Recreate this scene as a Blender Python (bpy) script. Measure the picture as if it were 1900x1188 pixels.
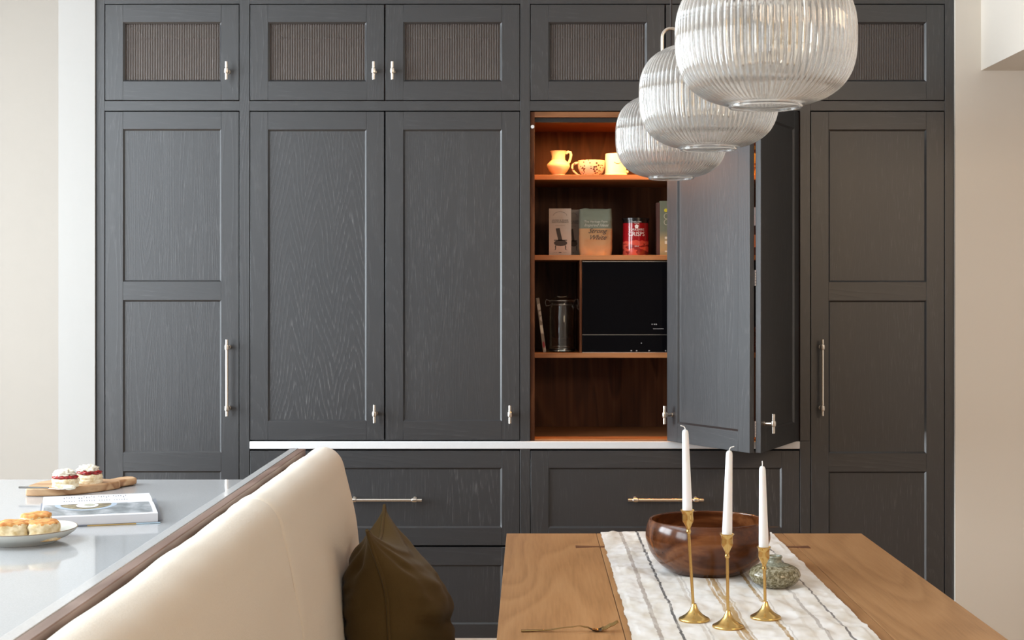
import bpy, bmesh, math, random
from math import pi, sin, cos, sqrt, radians
from mathutils import Vector, Matrix, noise

# ------------------------------------------------------------------ clear
for o in list(bpy.data.objects):
    bpy.data.objects.remove(o, do_unlink=True)
SC = bpy.context.scene
COL = SC.collection
R = random.Random(7)

# ------------------------------------------------------------------ camera
F = 2800.0          # focal length in pixels of the 1900 px wide frame
VX, VY = 982.0, 544.0   # principal point
H = 1.476           # eye height
YF = 5.6            # plane of the cabinet fronts
cd = bpy.data.cameras.new('camera'); cam = bpy.data.objects.new('camera', cd); COL.objects.link(cam)
cam.location = (0, 0, H); cam.rotation_euler = (pi / 2, 0, 0)
cd.sensor_width = 36; cd.lens = F / 1900 * 36
cd.shift_x = (950 - VX) / 1900; cd.shift_y = (VY - 594) / 1900
cd.clip_start = 0.05
cd.dof.use_dof = True; cd.dof.focus_distance = 3.9; cd.dof.aperture_fstop = 16
SC.camera = cam

# ------------------------------------------------------------------ world, light, exposure
SC.view_settings.view_transform = 'Standard'; SC.view_settings.look = 'None'
SC.view_settings.gamma = 1.0; SC.view_settings.use_curve_mapping = False
SC.view_settings.exposure = 0.0
w = bpy.data.worlds.new('world'); SC.world = w; w.use_nodes = True
w.node_tree.nodes['Background'].inputs[0].default_value = (0.80, 0.90, 1.0, 1)
w.node_tree.nodes['Background'].inputs[1].default_value = 0.8
SC.cycles.max_bounces = 24; SC.cycles.transmission_bounces = 24; SC.cycles.transparent_max_bounces = 24
SC.cycles.diffuse_bounces = 5; SC.cycles.glossy_bounces = 6
SC.cycles.sample_clamp_indirect = 6.0


def area(name, loc, rot, sx, sy, power, color):
    l = bpy.data.lights.new(name, 'AREA'); l.shape = 'RECTANGLE'; l.size = sx; l.size_y = sy
    l.energy = power; l.color = color
    o = bpy.data.objects.new(name, l); COL.objects.link(o); o.location = loc; o.rotation_euler = rot
    return o


area('daylight_window', (-3.78, 4.3, 1.60), (0, -pi / 2, 0), 2.1, 2.2, 250, (0.86, 0.94, 1.0))
area('added_window_light', (-3.78, 1.0, 1.60), (0, -pi / 2, 0), 2.1, 2.2, 150, (0.90, 0.955, 1.0))  # extra window, added out of view to brighten the right wall
area('added_overhead_light', (-2.35, 2.9, 2.98), (0, 0, 0), 1.5, 2.6, 85, (0.80, 0.92, 1.0))  # overhead daylight added out of view to whiten the bench top
area('added_warm_fill', (2.3, 0.6, 2.62), (radians(38), 0, radians(6)), 1.2, 0.8, 54, (1.0, 0.74, 0.50))  # unseen fill lamp, added to warm the right wall and bench face
area('cupboard_led', (0.5, 5.667, 2.118), (0, 0, 0), 0.94, 0.012, 14.0, (1.0, 0.41, 0.10))


# ------------------------------------------------------------------ helpers
def wx(px, y): return (px - VX) * y / F
def wz(py, y): return H - (py - VY) * y / F
def fx(px): return wx(px, YF)
def fz(py): return wz(py, YF)


class MB:
    def __init__(s): s.v = []; s.f = []; s.m = []
    def add(s, vs, fs, mi=0):
        b = len(s.v); s.v += [tuple(p) for p in vs]; s.f += [tuple(i + b for i in f) for f in fs]; s.m += [mi] * len(fs)
        return s
    def box(s, x0, x1, y0, y1, z0, z1, mi=0):
        x0, x1 = sorted((x0, x1)); y0, y1 = sorted((y0, y1)); z0, z1 = sorted((z0, z1))
        v = [(x0, y0, z0), (x1, y0, z0), (x1, y1, z0), (x0, y1, z0), (x0, y0, z1), (x1, y0, z1), (x1, y1, z1), (x0, y1, z1)]
        return s.add(v, [(0, 3, 2, 1), (4, 5, 6, 7), (0, 1, 5, 4), (1, 2, 6, 5), (2, 3, 7, 6), (3, 0, 4, 7)], mi)
    def prism(s, poly, z0, z1, mi=0):
        n = len(poly)
        a = sum(poly[i][0] * poly[(i + 1) % n][1] - poly[(i + 1) % n][0] * poly[i][1] for i in range(n))
        if a < 0: poly = poly[::-1]
        v = [(x, y, z0) for x, y in poly] + [(x, y, z1) for x, y in poly]
        f = [tuple(range(n - 1, -1, -1)), tuple(range(n, 2 * n))] + [(i, (i + 1) % n, n + (i + 1) % n, n + i) for i in range(n)]
        return s.add(v, f, mi)
    def lathe(s, prof, n=48, c=(0, 0, 0), rib=None, shear=0.0, sy=1.0, mi=0):
        # prof: [(r, z)], rib: function(theta, i) -> radius factor
        v = []; f = []; rings = []
        for i, (r, z) in enumerate(prof):
            if r < 1e-6:
                rings.append([len(v)]); v.append((c[0] + shear * z, c[1], c[2] + z)); continue
            ring = []
            for k in range(n):
                t = 2 * pi * k / n; q = r * (rib(t, i) if rib else 1)
                ring.append(len(v)); v.append((c[0] + q * cos(t) + shear * z, c[1] + sy * q * sin(t), c[2] + z))
            rings.append(ring)
        for a, b in zip(rings, rings[1:]):
            if len(a) == 1 and len(b) == 1: continue
            for k in range(n):
                k2 = (k + 1) % n
                if len(a) == 1: f.append((a[0], b[k2], b[k]))
                elif len(b) == 1: f.append((a[k], a[k2], b[0]))
                else: f.append((a[k], a[k2], b[k2], b[k]))
        return s.add(v, f, mi)
    def tube(s, pts, r, n=10, cap=True, mi=0, flat=1.0):
        pts = [Vector(p) for p in pts]; m = len(pts)
        rad = r if isinstance(r, (list, tuple)) else [r] * m
        v = []; f = []; up = None
        for i, p in enumerate(pts):
            t = (pts[min(i + 1, m - 1)] - pts[max(i - 1, 0)]).normalized()
            if up is None:
                up = Vector((0, 0, 1)) if abs(t.z) < .9 else Vector((0, 1, 0))
            a = t.cross(up).normalized(); b = a.cross(t).normalized(); up = b
            for k in range(n):
                q = 2 * pi * k / n; v.append(p + a * rad[i] * cos(q) + b * rad[i] * sin(q) * flat)
        for i in range(m - 1):
            for k in range(n):
                k2 = (k + 1) % n
                f.append((i * n + k, i * n + k2, (i + 1) * n + k2, (i + 1) * n + k))
        if cap:
            f.append(tuple(range(n - 1, -1, -1))); f.append(tuple((m - 1) * n + k for k in range(n)))
        return s.add(v, f, mi)
    def sphere(s, c, r, nu=20, nv=12, sc=(1, 1, 1), fn=None, mi=0):
        prof = []
        b = len(s.v)
        s.lathe([(r * sin(pi * i / nv) if 0 < i < nv else 0, -r * cos(pi * i / nv)) for i in range(nv + 1)], nu, mi=mi)
        for i in range(b, len(s.v)):
            p = Vector(s.v[i]); d = p.normalized(); k = fn(d) if fn else 1.0
            s.v[i] = (c[0] + p.x * sc[0] * k, c[1] + p.y * sc[1] * k, c[2] + p.z * sc[2] * k)
        return s
    def grid(s, nu, nv, fn, mi=0, closed=False):
        v = [fn(i / (nu - 1), j / (nv - 1)) for j in range(nv) for i in range(nu)]
        f = [(j * nu + i, j * nu + i + 1, (j + 1) * nu + i + 1, (j + 1) * nu + i) for j in range(nv - 1) for i in range(nu - 1)]
        return s.add(v, f, mi)
    def xf(s, fn, start=0):
        for i in range(start, len(s.v)): s.v[i] = tuple(fn(Vector(s.v[i])))
        return s


def put(name, mb, mat, parent=None, loc=None, local=False, smooth=40, bevel=0, seg=2):
    """link a mesh; mb holds world coordinates unless local; origin at loc (or the parent's origin)"""
    me = bpy.data.meshes.new(name)
    org = Vector((0, 0, 0))
    if parent is not None and not local: org = Vector(parent['_w'])
    o = bpy.data.objects.new(name, me); COL.objects.link(o)
    if parent is not None:
        o.parent = parent
        if loc is not None and not local: o.location = Vector(loc) - org
        elif loc is not None: o.location = loc
        sub = (Vector(loc) if (loc is not None and not local) else (org if not local else Vector((0, 0, 0))))
        o['_w'] = tuple(sub)
    else:
        if loc is not None and not local: o.location = loc; sub = Vector(loc)
        else:
            sub = Vector((0, 0, 0))
            if loc is not None: o.location = loc
        o['_w'] = tuple(o.location)
    me.from_pydata([tuple(Vector(p) - sub) for p in mb.v], [], mb.f)
    mats = mat if isinstance(mat, (list, tuple)) else [mat]
    for q in mats: me.materials.append(q)
    if len(mats) > 1: me.polygons.foreach_set('material_index', mb.m)
    me.update()
    bm = bmesh.new(); bm.from_mesh(me); bmesh.ops.recalc_face_normals(bm, faces=bm.faces); bm.to_mesh(me); bm.free()
    if smooth:
        me.polygons.foreach_set('use_smooth', [True] * len(me.polygons))
        me.set_sharp_from_angle(angle=radians(smooth))
    if bevel:
        m = o.modifiers.new('bevel', 'BEVEL'); m.width = bevel; m.segments = seg; m.limit_method = 'ANGLE'; m.angle_limit = radians(40)
        m.harden_normals = False
    return o


def tag(o, label, cat, group=None, kind=None):
    o['label'] = label; o['category'] = cat
    if group: o['group'] = group
    if kind: o['kind'] = kind
    return o


def thing(name, label, cat, loc=(0, 0, 0), rz=0, group=None):
    o = bpy.data.objects.new(name, None); COL.objects.link(o); o.empty_display_size = .05
    o.location = loc; o.rotation_euler = (0, 0, rz); o['_w'] = tuple(loc)
    return tag(o, label, cat, group)


def sub(name, parent, loc=None, rz=0):
    """an empty part"""
    o = bpy.data.objects.new(name, None); COL.objects.link(o); o.empty_display_size = .03
    o.parent = parent; loc = Vector(loc if loc is not None else parent['_w'])
    o.location = loc - Vector(parent['_w']); o.rotation_euler = (0, 0, rz); o['_w'] = tuple(loc)
    return o


def struct(name, mb, mat, **k):
    o = put(name, mb, mat, **k); o['kind'] = 'structure'; return o


def text_mb(body, size, align='CENTER', shear=0.0, sx=1.0):
    """lettering as flat mesh in the xz plane, facing -y, origin at baseline"""
    c = bpy.data.curves.new('txt', 'FONT'); c.body = body; c.size = size; c.align_x = align; c.shear = shear
    c.resolution_u = 2
    o = bpy.data.objects.new('txt', c); COL.objects.link(o)
    dg = bpy.context.evaluated_depsgraph_get(); dg.update()
    me = o.evaluated_get(dg).to_mesh()
    mb = MB(); mb.add([(v.co.x * sx, 0, v.co.y) for v in me.vertices], [tuple(p.vertices) for p in me.polygons])
    o.evaluated_get(dg).to_mesh_clear()
    bpy.data.objects.remove(o, do_unlink=True); bpy.data.curves.remove(c)
    return mb


# ------------------------------------------------------------------ materials
class NT:
    def __init__(s, name):
        s.m = bpy.data.materials.new(name); s.m.use_nodes = True; s.t = s.m.node_tree
        s.b = s.t.nodes['Principled BSDF']; s.out = s.t.nodes['Material Output']
    def n(s, typ, **k):
        x = s.t.nodes.new(typ)
        for a, b in k.items(): setattr(x, a, b)
        return x
    def l(s, a, b): s.t.links.new(a, b)
    def val(s, sock, v):
        if hasattr(v, 'is_linked') or hasattr(v, 'links'): s.l(v, sock)
        else: sock.default_value = v
    def math(s, op, a, b=None, c=None, clamp=False):
        x = s.n('ShaderNodeMath', operation=op, use_clamp=clamp)
        for i, q in enumerate((a, b, c)):
            if q is not None: s.val(x.inputs[i], q)
        return x.outputs[0]
    def coord(s, scale=(1, 1, 1), kind='Object', rot=(0, 0, 0)):
        t = s.n('ShaderNodeTexCoord'); m = s.n('ShaderNodeMapping')
        m.inputs['Scale'].default_value = scale; m.inputs['Rotation'].default_value = rot
        s.l(t.outputs[kind], m.inputs[0]); return m.outputs[0]
    def noise(s, vec, scale=5, detail=3, rough=.5, dist=0):
        x = s.n('ShaderNodeTexNoise'); s.l(vec, x.inputs['Vector'])
        x.inputs['Scale'].default_value = scale; x.inputs['Detail'].default_value = detail
        x.inputs['Roughness'].default_value = rough; x.inputs['Distortion'].default_value = dist
        return x.outputs['Fac']
    def ramp(s, fac, stops):
        x = s.n('ShaderNodeValToRGB'); s.l(fac, x.inputs[0]); e = x.color_ramp.elements
        while len(e) < len(stops): e.new(.5)
        for q, (p, c) in zip(e, stops): q.position = p; q.color = (*c, 1) if len(c) == 3 else c
        return x.outputs[0]
    def mix(s, fac, a, b, blend='MIX'):
        x = s.n('ShaderNodeMix', data_type='RGBA', blend_type=blend)
        s.val(x.inputs[0], fac)
        for i, q in ((6, a), (7, b)):
            if isinstance(q, tuple): x.inputs[i].default_value = (*q, 1)[:4]
            else: s.l(q, x.inputs[i])
        return x.outputs[2]
    def bump(s, h, strength=.3, dist=.001):
        x = s.n('ShaderNodeBump'); x.inputs['Strength'].default_value = strength; x.inputs['Distance'].default_value = dist
        s.l(h, x.inputs['Height']); s.l(x.outputs[0], s.b.inputs['Normal']); return x
    def set(s, **k):
        names = dict(color='Base Color', rough='Roughness', metal='Metallic', spec='Specular IOR Level', ior='IOR', trans='Transmission Weight',
                     coat='Coat Weight', coatr='Coat Roughness', sheen='Sheen Weight', sheenr='Sheen Roughness', alpha='Alpha', sss='Subsurface Weight', emit='Emission Strength', emitc='Emission Color')
        for a, v in k.items():
            i = s.b.inputs[names[a]]
            if isinstance(v, tuple) and len(v) == 3: v = (*v, 1)
            s.val(i, v)
        return s


def plain(name, color, rough=.5, **k):
    n = NT(name); n.set(color=color, rough=rough, **k); return n.m


def wall_paint(name, color):
    n = NT(name); v = n.coord()
    a = n.noise(v, 2.5, 3); c = n.mix(a, tuple(q * .985 for q in color), tuple(min(1, q * 1.015) for q in color))
    n.set(color=c, rough=.85, spec=.25); n.bump(n.noise(v, 260, 2), .08, .0006); return n.m


def paint_wood(name, horizontal=False, lines=0.25, seed=0.0, wide=1.0, flame=False):
    """dark painted open-grain timber: fine pores plus contour-like cathedral figure"""
    n = NT(name)
    tc = n.n('ShaderNodeTexCoord'); mp = n.n('ShaderNodeMapping'); n.l(tc.outputs['Object'], mp.inputs[0])
    if horizontal: mp.inputs['Rotation'].default_value = (0, pi / 2, 0)
    mp.inputs['Location'].default_value = (seed, seed * .7, seed * 1.3)
    def sc(x, y, z):
        q = n.n('ShaderNodeMapping'); q.inputs['Scale'].default_value = (x, y, z); n.l(mp.outputs[0], q.inputs[0]); return q.outputs[0]
    fig = n.noise(sc(6.5 * wide, 6.5, .62), 1.0, 1.0, .4, .1)
    wob = n.noise(sc(50, 50, 7), 1.0, 2.0, .5)
    fig = n.math('ADD', fig, n.math('MULTIPLY', wob, .012))
    if flame:
        sp = n.n('ShaderNodeSeparateXYZ'); n.l(tc.outputs['Object'], sp.inputs[0])
        xw = n.math('ADD', sp.outputs[0], n.math('MULTIPLY_ADD', n.noise(sc(5, 5, 2.2), 1.0, 1.0), .09, -.045))
        ds = [n.math('ABSOLUTE', n.math('SUBTRACT', xw, c_)) for c_ in (-.100, .004, .122)]
        d = n.math('MINIMUM', n.math('MINIMUM', ds[0], ds[1]), ds[2])
        d = n.math('MULTIPLY', n.math('POWER', d, 1.25), 4.2)
        h = n.math('ADD', n.math('MULTIPLY', sp.outputs[2], .42), d)
        h = n.math('ADD', h, n.math('MULTIPLY', n.noise(sc(22, 22, 8), 1.0, 2.0), .022))
        fig = n.math('ADD', h, n.math('MULTIPLY', n.noise(sc(3, 3, 1.5), 1.0, 1.0), .10))
    cyc = n.math('FRACT', n.math('MULTIPLY', fig, 30.0))
    line = n.ramp(cyc, [(0, (0, 0, 0)), (.10, (1, 1, 1)), (.22, (.75, .75, .75)), (.5, (0, 0, 0))])
    pores = n.noise(sc(560, 560, 18), 1.0, 2.0, .6)
    pm = n.ramp(pores, [(.52, (0, 0, 0)), (.66, (1, 1, 1))])
    patch = n.ramp(n.noise(sc(2.5, 2.5, 1.2), 1.0, 1.0), [(.35, (.25, .25, .25)), (.65, (1, 1, 1))])
    k = n.math('MULTIPLY', n.math('MULTIPLY', line, pm), patch)
    k = n.math('MULTIPLY', k, lines, clamp=True)
    c = n.mix(k, (.0185, .019, .0215), (.20, .20, .20))
    n.set(color=c, rough=.43, spec=.95)
    n.bump(n.math('ADD', pores, n.math('MULTIPLY', line, .8)), .16, .0008)
    return n.m


def timber(name, dark, mid, light, axis='Z', fine=90, fig=6.0, rough=.42, freq=14, seed=0, bump=.12, streak=.5):
    n = NT(name)
    tc = n.n('ShaderNodeTexCoord'); mp = n.n('ShaderNodeMapping'); n.l(tc.outputs['Object'], mp.inputs[0])
    mp.inputs['Location'].default_value = (seed, seed * 1.7, seed * .6)
    def sc(a, b):
        q = n.n('ShaderNodeMapping'); v = [a, a, a]; v['XYZ'.index(axis)] = b
        q.inputs['Scale'].default_value = v; n.l(mp.outputs[0], q.inputs[0]); return q.outputs[0]
    f = n.noise(sc(fig, fig * .17), 1, 2, .5, .35)
    f = n.math('ADD', f, n.math('MULTIPLY', n.noise(sc(fig * 7, fig), 1, 2), .03))
    ring = n.math('FRACT', n.math('MULTIPLY', f, float(freq)))
    ringc = n.ramp(ring, [(0, (0, 0, 0)), (.75, (1, 1, 1)), (1, (0, 0, 0))])
    st = n.noise(sc(fine, fine * .035), 1, 4, .6)
    k = n.math('ADD', n.math('MULTIPLY', ringc, 1 - streak), n.math('MULTIPLY', st, streak))
    c = n.ramp(k, [(.18, dark), (.5, mid), (.82, light)])
    big = n.noise(sc(3, .8), 1, 1); c = n.mix(n.math('MULTIPLY', big, .25), c, dark)
    n.set(color=c, rough=rough, spec=.45); n.bump(st, bump, .0008); return n.m


M = {}
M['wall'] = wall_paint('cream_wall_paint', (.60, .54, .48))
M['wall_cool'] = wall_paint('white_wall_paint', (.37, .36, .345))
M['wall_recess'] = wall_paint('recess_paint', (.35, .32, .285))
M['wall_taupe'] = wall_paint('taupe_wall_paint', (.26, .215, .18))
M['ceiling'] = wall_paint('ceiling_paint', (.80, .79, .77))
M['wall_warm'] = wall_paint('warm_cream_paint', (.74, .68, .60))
M['floor'] = timber('oak_floor', (.26, .16, .09), (.36, .24, .14), (.44, .31, .19), axis='Y')
M['pv'] = paint_wood('charcoal_paint_upright', False, .35)
M['pvs'] = paint_wood('charcoal_paint_bold_figure', False, .75, 3.1, flame=True)
M['pvf'] = paint_wood('charcoal_paint_fine', False, .55, 7.7, 2.0)
M['ph'] = paint_wood('charcoal_paint_level', True, .30, 1.9)
M['pe'] = plain('charcoal_paint_arris', (.022, .0225, .025), .28, spec=1.0)
M['gap'] = plain('shadow_black', (.006, .006, .006), .8)
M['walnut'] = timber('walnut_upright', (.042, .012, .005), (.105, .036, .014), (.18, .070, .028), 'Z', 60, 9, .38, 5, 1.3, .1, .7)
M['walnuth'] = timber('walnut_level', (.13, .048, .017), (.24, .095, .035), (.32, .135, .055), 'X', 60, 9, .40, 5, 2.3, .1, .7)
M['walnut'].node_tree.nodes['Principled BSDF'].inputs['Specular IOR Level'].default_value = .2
M['walnutlit'] = timber('walnut_led_lit', (.22, .085, .030), (.36, .150, .055), (.44, .20, .08), 'X', 60, 9, .40, 5, 2.3, .1, .7)  # paler walnut: LED glow on base and shelves put into the colour
M['oak'] = timber('oiled_oak', (.29, .150, .062), (.41, .222, .098), (.48, .275, .130), 'Y', 170, 2.4, .40, 17, .4, .16, .70)
M['oak2'] = timber('oiled_oak_pale', (.31, .165, .070), (.43, .238, .106), (.50, .29, .140), 'Y', 170, 2.6, .40, 16, 5.4, .16, .70)
M['inlay'] = timber('walnut_inlay', (.10, .04, .02), (.16, .07, .035), (.2, .09, .05), 'X', 90, 6, .4)
M['brownpanel'] = timber('brown_wood_edge', (.17, .10, .075), (.25, .165, .13), (.32, .22, .18), 'Y', 70, 5, .35, 8, 2)
M['bowl'] = timber('acacia', (.035, .009, .003), (.115, .036, .012), (.24, .092, .032), 'X', 75, 7, .15, 5, .8, .03, .62)
M['olive'] = timber('olive_wood', (.26, .12, .05), (.48, .29, .15), (.64, .44, .26), 'X', 40, 10, .5, 7, .2, .1, .5)
M['nickel'] = plain('brushed_nickel', (.78, .73, .66), .26, metal=1.0)
M['steel'] = plain('dull_steel', (.62, .60, .57), .3, metal=1.0)
M['chrome'] = plain('hinge_steel', (.75, .68, .66), .35, metal=1.0)
M['wax'] = plain('white_wax', (.83, .86, .90), .42, sss=.15)
M['wick'] = plain('white_wick', (.82, .82, .80), .8)
M['black'] = plain('black_plastic', (.012, .012, .013), .35)
M['cord'] = plain('black_cord', (.02, .014, .013), .7)
M['white'] = plain('white_paper', (.82, .82, .83), .6)
M['ink'] = plain('dark_ink', (.045, .040, .036), .7)
M['inkgrey'] = plain('grey_ink', (.30, .30, .31), .7)
M['cream'] = plain('cream_glaze', (.66, .55, .40), .35)
M['cream2'] = plain('ivory_glaze', (.74, .67, .54), .35)


def brass(name, c=(.68, .46, .17)):
    n = NT(name); v = n.coord((1, 1, 1)); q = n.noise(n.coord((30, 30, 400)), 1, 2)
    n.set(color=c, metal=1.0, rough=.24); return n.m


M['brass'] = brass('satin_brass'); M['oldbrass'] = brass('aged_brass', (.40, .27, .11))


def stone(name, c, rough=.1, speck=.03):
    n = NT(name); v = n.coord()
    a = n.ramp(n.noise(v, 320, 2), [(.35, tuple(q * (1 - speck * 2) for q in c)), (.65, tuple(min(1, q * (1 + speck)) for q in c))])
    n.set(color=a, rough=rough, spec=.5); return n.m


M['quartz'] = stone('polished_grey_quartz', (.41, .415, .42), .07)
M['quartzm'] = stone('pale_grey_quartz', (.56, .56, .56), .12)
M['quartzw'] = stone('white_quartz', (.70, .71, .72), .22, .015)


def boucle(name, c):
    n = NT(name); v = n.coord()
    a = n.noise(v, 520, 3, .7); b = n.noise(v, 150, 3)
    col = n.mix(n.math('MULTIPLY', a, .5), c, tuple(q * .78 for q in c))
    n.set(color=col, rough=.95, spec=.1, sheen=.25, sheenr=.5)
    n.bump(n.math('ADD', a, b), .35, .003); return n.m


M['boucle'] = boucle('cream_boucle', (.76, .69, .585))


def linen(name, c, c2):
    n = NT(name); v = n.coord()
    a = n.noise(n.coord((900, 900, 120)), 1, 2); b = n.noise(n.coord((120, 120, 900)), 1, 2); d = n.noise(v, 9, 3)
    col = n.mix(d, c, c2); col = n.mix(n.math('MULTIPLY', a, .4), col, tuple(q * .6 for q in c))
    n.set(color=col, rough=.95, spec=.05, sheen=.1, sheenr=.4); n.bump(n.math('ADD', a, b), .3, .0012); return n.m


M['pillow'] = linen('olive_linen', (.075, .048, .017), (.108, .071, .027))
M['thread'] = plain('tan_thread', (.30, .17, .065), .8)


def glass(name, c=(1, 1, 1), rough=0.0, ior=1.45):
    n = NT(name); g = n.n('ShaderNodeBsdfGlass'); g.inputs['Color'].default_value = (*c, 1)
    g.inputs['Roughness'].default_value = rough; g.inputs['IOR'].default_value = ior
    n.l(g.outputs[0], n.out.inputs[0]); return n.m


n_ = NT('ribbed_clear_glass'); g_ = n_.n('ShaderNodeBsdfGlass'); g_.inputs['Color'].default_value = (.99, .99, .985, 1); g_.inputs['Roughness'].default_value = .02; g_.inputs['IOR'].default_value = 1.45
t_ = n_.n('ShaderNodeBsdfTranslucent'); t_.inputs[0].default_value = (.9, .9, .88, 1); d_ = n_.n('ShaderNodeBsdfDiffuse'); d_.inputs[0].default_value = (.9, .9, .88, 1)
a_ = n_.n('ShaderNodeMixShader'); a_.inputs[0].default_value = .5; n_.l(t_.outputs[0], a_.inputs[1]); n_.l(d_.outputs[0], a_.inputs[2])
b_ = n_.n('ShaderNodeMixShader'); b_.inputs[0].default_value = .07; n_.l(g_.outputs[0], b_.inputs[1]); n_.l(a_.outputs[0], b_.inputs[2]); n_.l(b_.outputs[0], n_.out.inputs[0]); M['glass'] = n_.m
M['jarglass'] = glass('jar_glass', (.97, .98, .97), .0)


def pane_glass(name):
    """reeded pane: part see-through, a little gloss, haze of scattered light painted in"""
    n = NT(name); t = n.n('ShaderNodeBsdfTransparent'); t.inputs[0].default_value = (.86, .83, .80, 1)
    g = n.n('ShaderNodeBsdfGlossy'); g.inputs['Roughness'].default_value = .25; g.inputs['Color'].default_value = (.7, .68, .66, 1)
    fr = n.n('ShaderNodeFresnel'); fr.inputs[0].default_value = 1.5
    mx = n.n('ShaderNodeMixShader'); n.l(n.math('MULTIPLY_ADD', fr.outputs[0], .6, .01, clamp=True), mx.inputs[0])
    df = n.n('ShaderNodeBsdfDiffuse'); df.inputs[0].default_value = (.15, .125, .115, 1); m2 = n.n('ShaderNodeMixShader'); m2.inputs[0].default_value = .38  # brownish diffuse share stands in for light spread by the ribs
    n.l(t.outputs[0], m2.inputs[1]); n.l(df.outputs[0], m2.inputs[2])
    n.l(m2.outputs[0], mx.inputs[1]); n.l(g.outputs[0], mx.inputs[2]); n.l(mx.outputs[0], n.out.inputs[0]); return n.m


M['pane'] = pane_glass('reeded_pane_glass')
M['ovenglass'] = plain('black_oven_glass', (.003, .003, .004), .04, spec=.12)
M['bulbglass'] = glass('bulb_glass', (1, .97, .92), 0)
n_ = NT('glowing_filament'); n_.set(color=(1, .7, .3), emitc=(1, .62, .22), emit=.5); M['filament'] = n_.m


def speckle(name, base, dark, scale, thr):
    n = NT(name); v = n.n('ShaderNodeTexVoronoi'); v.inputs['Scale'].default_value = scale
    n.l(n.coord(), v.inputs['Vector'])
    big = n.noise(n.coord(), 25, 1)
    k = n.math('LESS_THAN', v.outputs['Distance'], n.math('MULTIPLY', big, thr))
    n.set(color=n.mix(k, base, dark), rough=.4); return n.m


M['speckle'] = speckle('speckled_glaze', (.60, .47, .36), (.06, .03, .02), 95, .62)


def vase_glaze():
    n = NT('mottled_green_glaze'); v = n.coord()
    a = n.noise(v, 130, 3, .65); b = n.noise(v, 40, 2)
    c = n.ramp(a, [(.38, (.095, .082, .040)), (.50, (.20, .175, .10)), (.62, (.38, .365, .27))])
    sp = n.n('ShaderNodeSeparateXYZ'); n.l(v, sp.inputs[0])
    c = n.mix(n.math('MULTIPLY', n.math('GREATER_THAN', sp.outputs[2], .054), .5), c, (.24, .28, .24))
    n.set(color=c, rough=.16, spec=.6); n.bump(b, .1, .001); return n.m


M['vase'] = vase_glaze()


def scone(name):
    n = NT(name); v = n.coord(); sp = n.n('ShaderNodeSeparateXYZ'); n.l(v, sp.inputs[0])
    q = n.math('ADD', sp.outputs[2], n.math('MULTIPLY', n.noise(v, 90, 3), .016))
    top = n.ramp(n.noise(v, 70, 3), [(.35, (.40, .14, .028)), (.65, (.62, .31, .09))])
    side = n.ramp(n.noise(v, 60, 3), [(.35, (.50, .36, .17)), (.65, (.72, .61, .41))])
    k = n.math('GREATER_THAN', q, .0465)
    bt = n.math('LESS_THAN', q, .012)
    c = n.mix(k, side, top); c = n.mix(n.math('MULTIPLY', bt, .6), c, (.6, .33, .11))
    n.set(color=c, rough=.85); n.bump(n.noise(v, 220, 3), .5, .002); return n.m


M['scone'] = scone('baked_scone'); M['crumb'] = None
n_ = NT('pale_crumb'); v_ = n_.coord(); n_.set(color=n_.ramp(n_.noise(v_, 90, 3), [(.35, (.66, .50, .27)), (.6, (.86, .77, .58))]), rough=.9); n_.bump(n_.noise(v_, 160, 3), .6, .002); M['crumb'] = n_.m
n_ = NT('clotted_cream'); v_ = n_.coord(); n_.set(color=(.70, .64, .52), rough=.5); n_.bump(n_.noise(v_, 120, 3), .5, .002); M['creamy'] = n_.m
n_ = NT('red_jam'); v_ = n_.coord(); n_.set(color=n_.ramp(n_.noise(v_, 150, 2), [(.4, (.16, .004, .008)), (.65, (.42, .02, .02))]), rough=.15); M['jam'] = n_.m
n_ = NT('plate_glaze'); v_ = n_.coord(); n_.set(color=n_.mix(n_.noise(v_, 30, 2), (.50, .50, .46), (.58, .58, .54)), rough=.2); M['plate'] = n_.m
M['platerim'] = plain('plate_rim_brown', (.22, .17, .12), .3)


def runner_mat():
    n = NT('striped_linen_runner')
    t = n.n('ShaderNodeTexCoord'); sp = n.n('ShaderNodeSeparateXYZ'); n.l(t.outputs['Object'], sp.inputs[0])
    wob = n.noise(n.coord((14, 30, 1)), 1, 3)
    x = n.math('ADD', sp.outputs[0], n.math('MULTIPLY_ADD', wob, .010, -.005))
    base = n.ramp(n.noise(n.coord((20, 8, 8)), 1, 3), [(.35, (.67, .64, .58)), (.6, (.82, .825, .82))])
    c = base
    brk = n.ramp(n.noise(n.coord((90, 16, 1)), 1, 3), [(.30, (.45, .45, .45)), (.52, (1, 1, 1))])
    for cx, hw, colr, op in [(-.198, .0060, (.34, .29, .255), .75), (-.150, .0038, (.075, .075, .08), .9), (-.098, .0045, (.50, .45, .39), .5),
                             (-.088, .0025, (.38, .36, .34), .5), (-.028, .0045, (.42, .26, .09), .75), (-.014, .0085, (.42, .27, .10), .9), (-.002, .003, (.38, .28, .15), .6),
                             (.072, .0055, (.40, .26, .10), .9), (.084, .002, (.3, .27, .24), .4), (.128, .004, (.55, .50, .42), .3),
                             (.157, .0048, (.36, .33, .31), .7), (.206, .0032, (.12, .11, .11), .85)]:
        d = n.math('ABSOLUTE', n.math('SUBTRACT', x, cx))
        k = n.math('SUBTRACT', 1.0, n.math('DIVIDE', d, hw)); k = n.math('MULTIPLY', k, 3.0, clamp=True)
        k = n.math('MULTIPLY', n.math('MULTIPLY', k, brk), op)
        c = n.mix(k, c, colr)
    n.set(color=c, rough=.92, spec=.1)
    n.bump(n.math('ADD', n.noise(n.coord((1100, 1100, 1)), 1, 2), n.noise(n.coord((50, 60, 1)), 1, 3)), .4, .0015); return n.m


M['runner'] = runner_mat()

# ------------------------------------------------------------------ the room
struct('floor', MB().box(-4, 3.2, -2.6, 7.6, -.05, 0), M['floor'])
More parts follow.
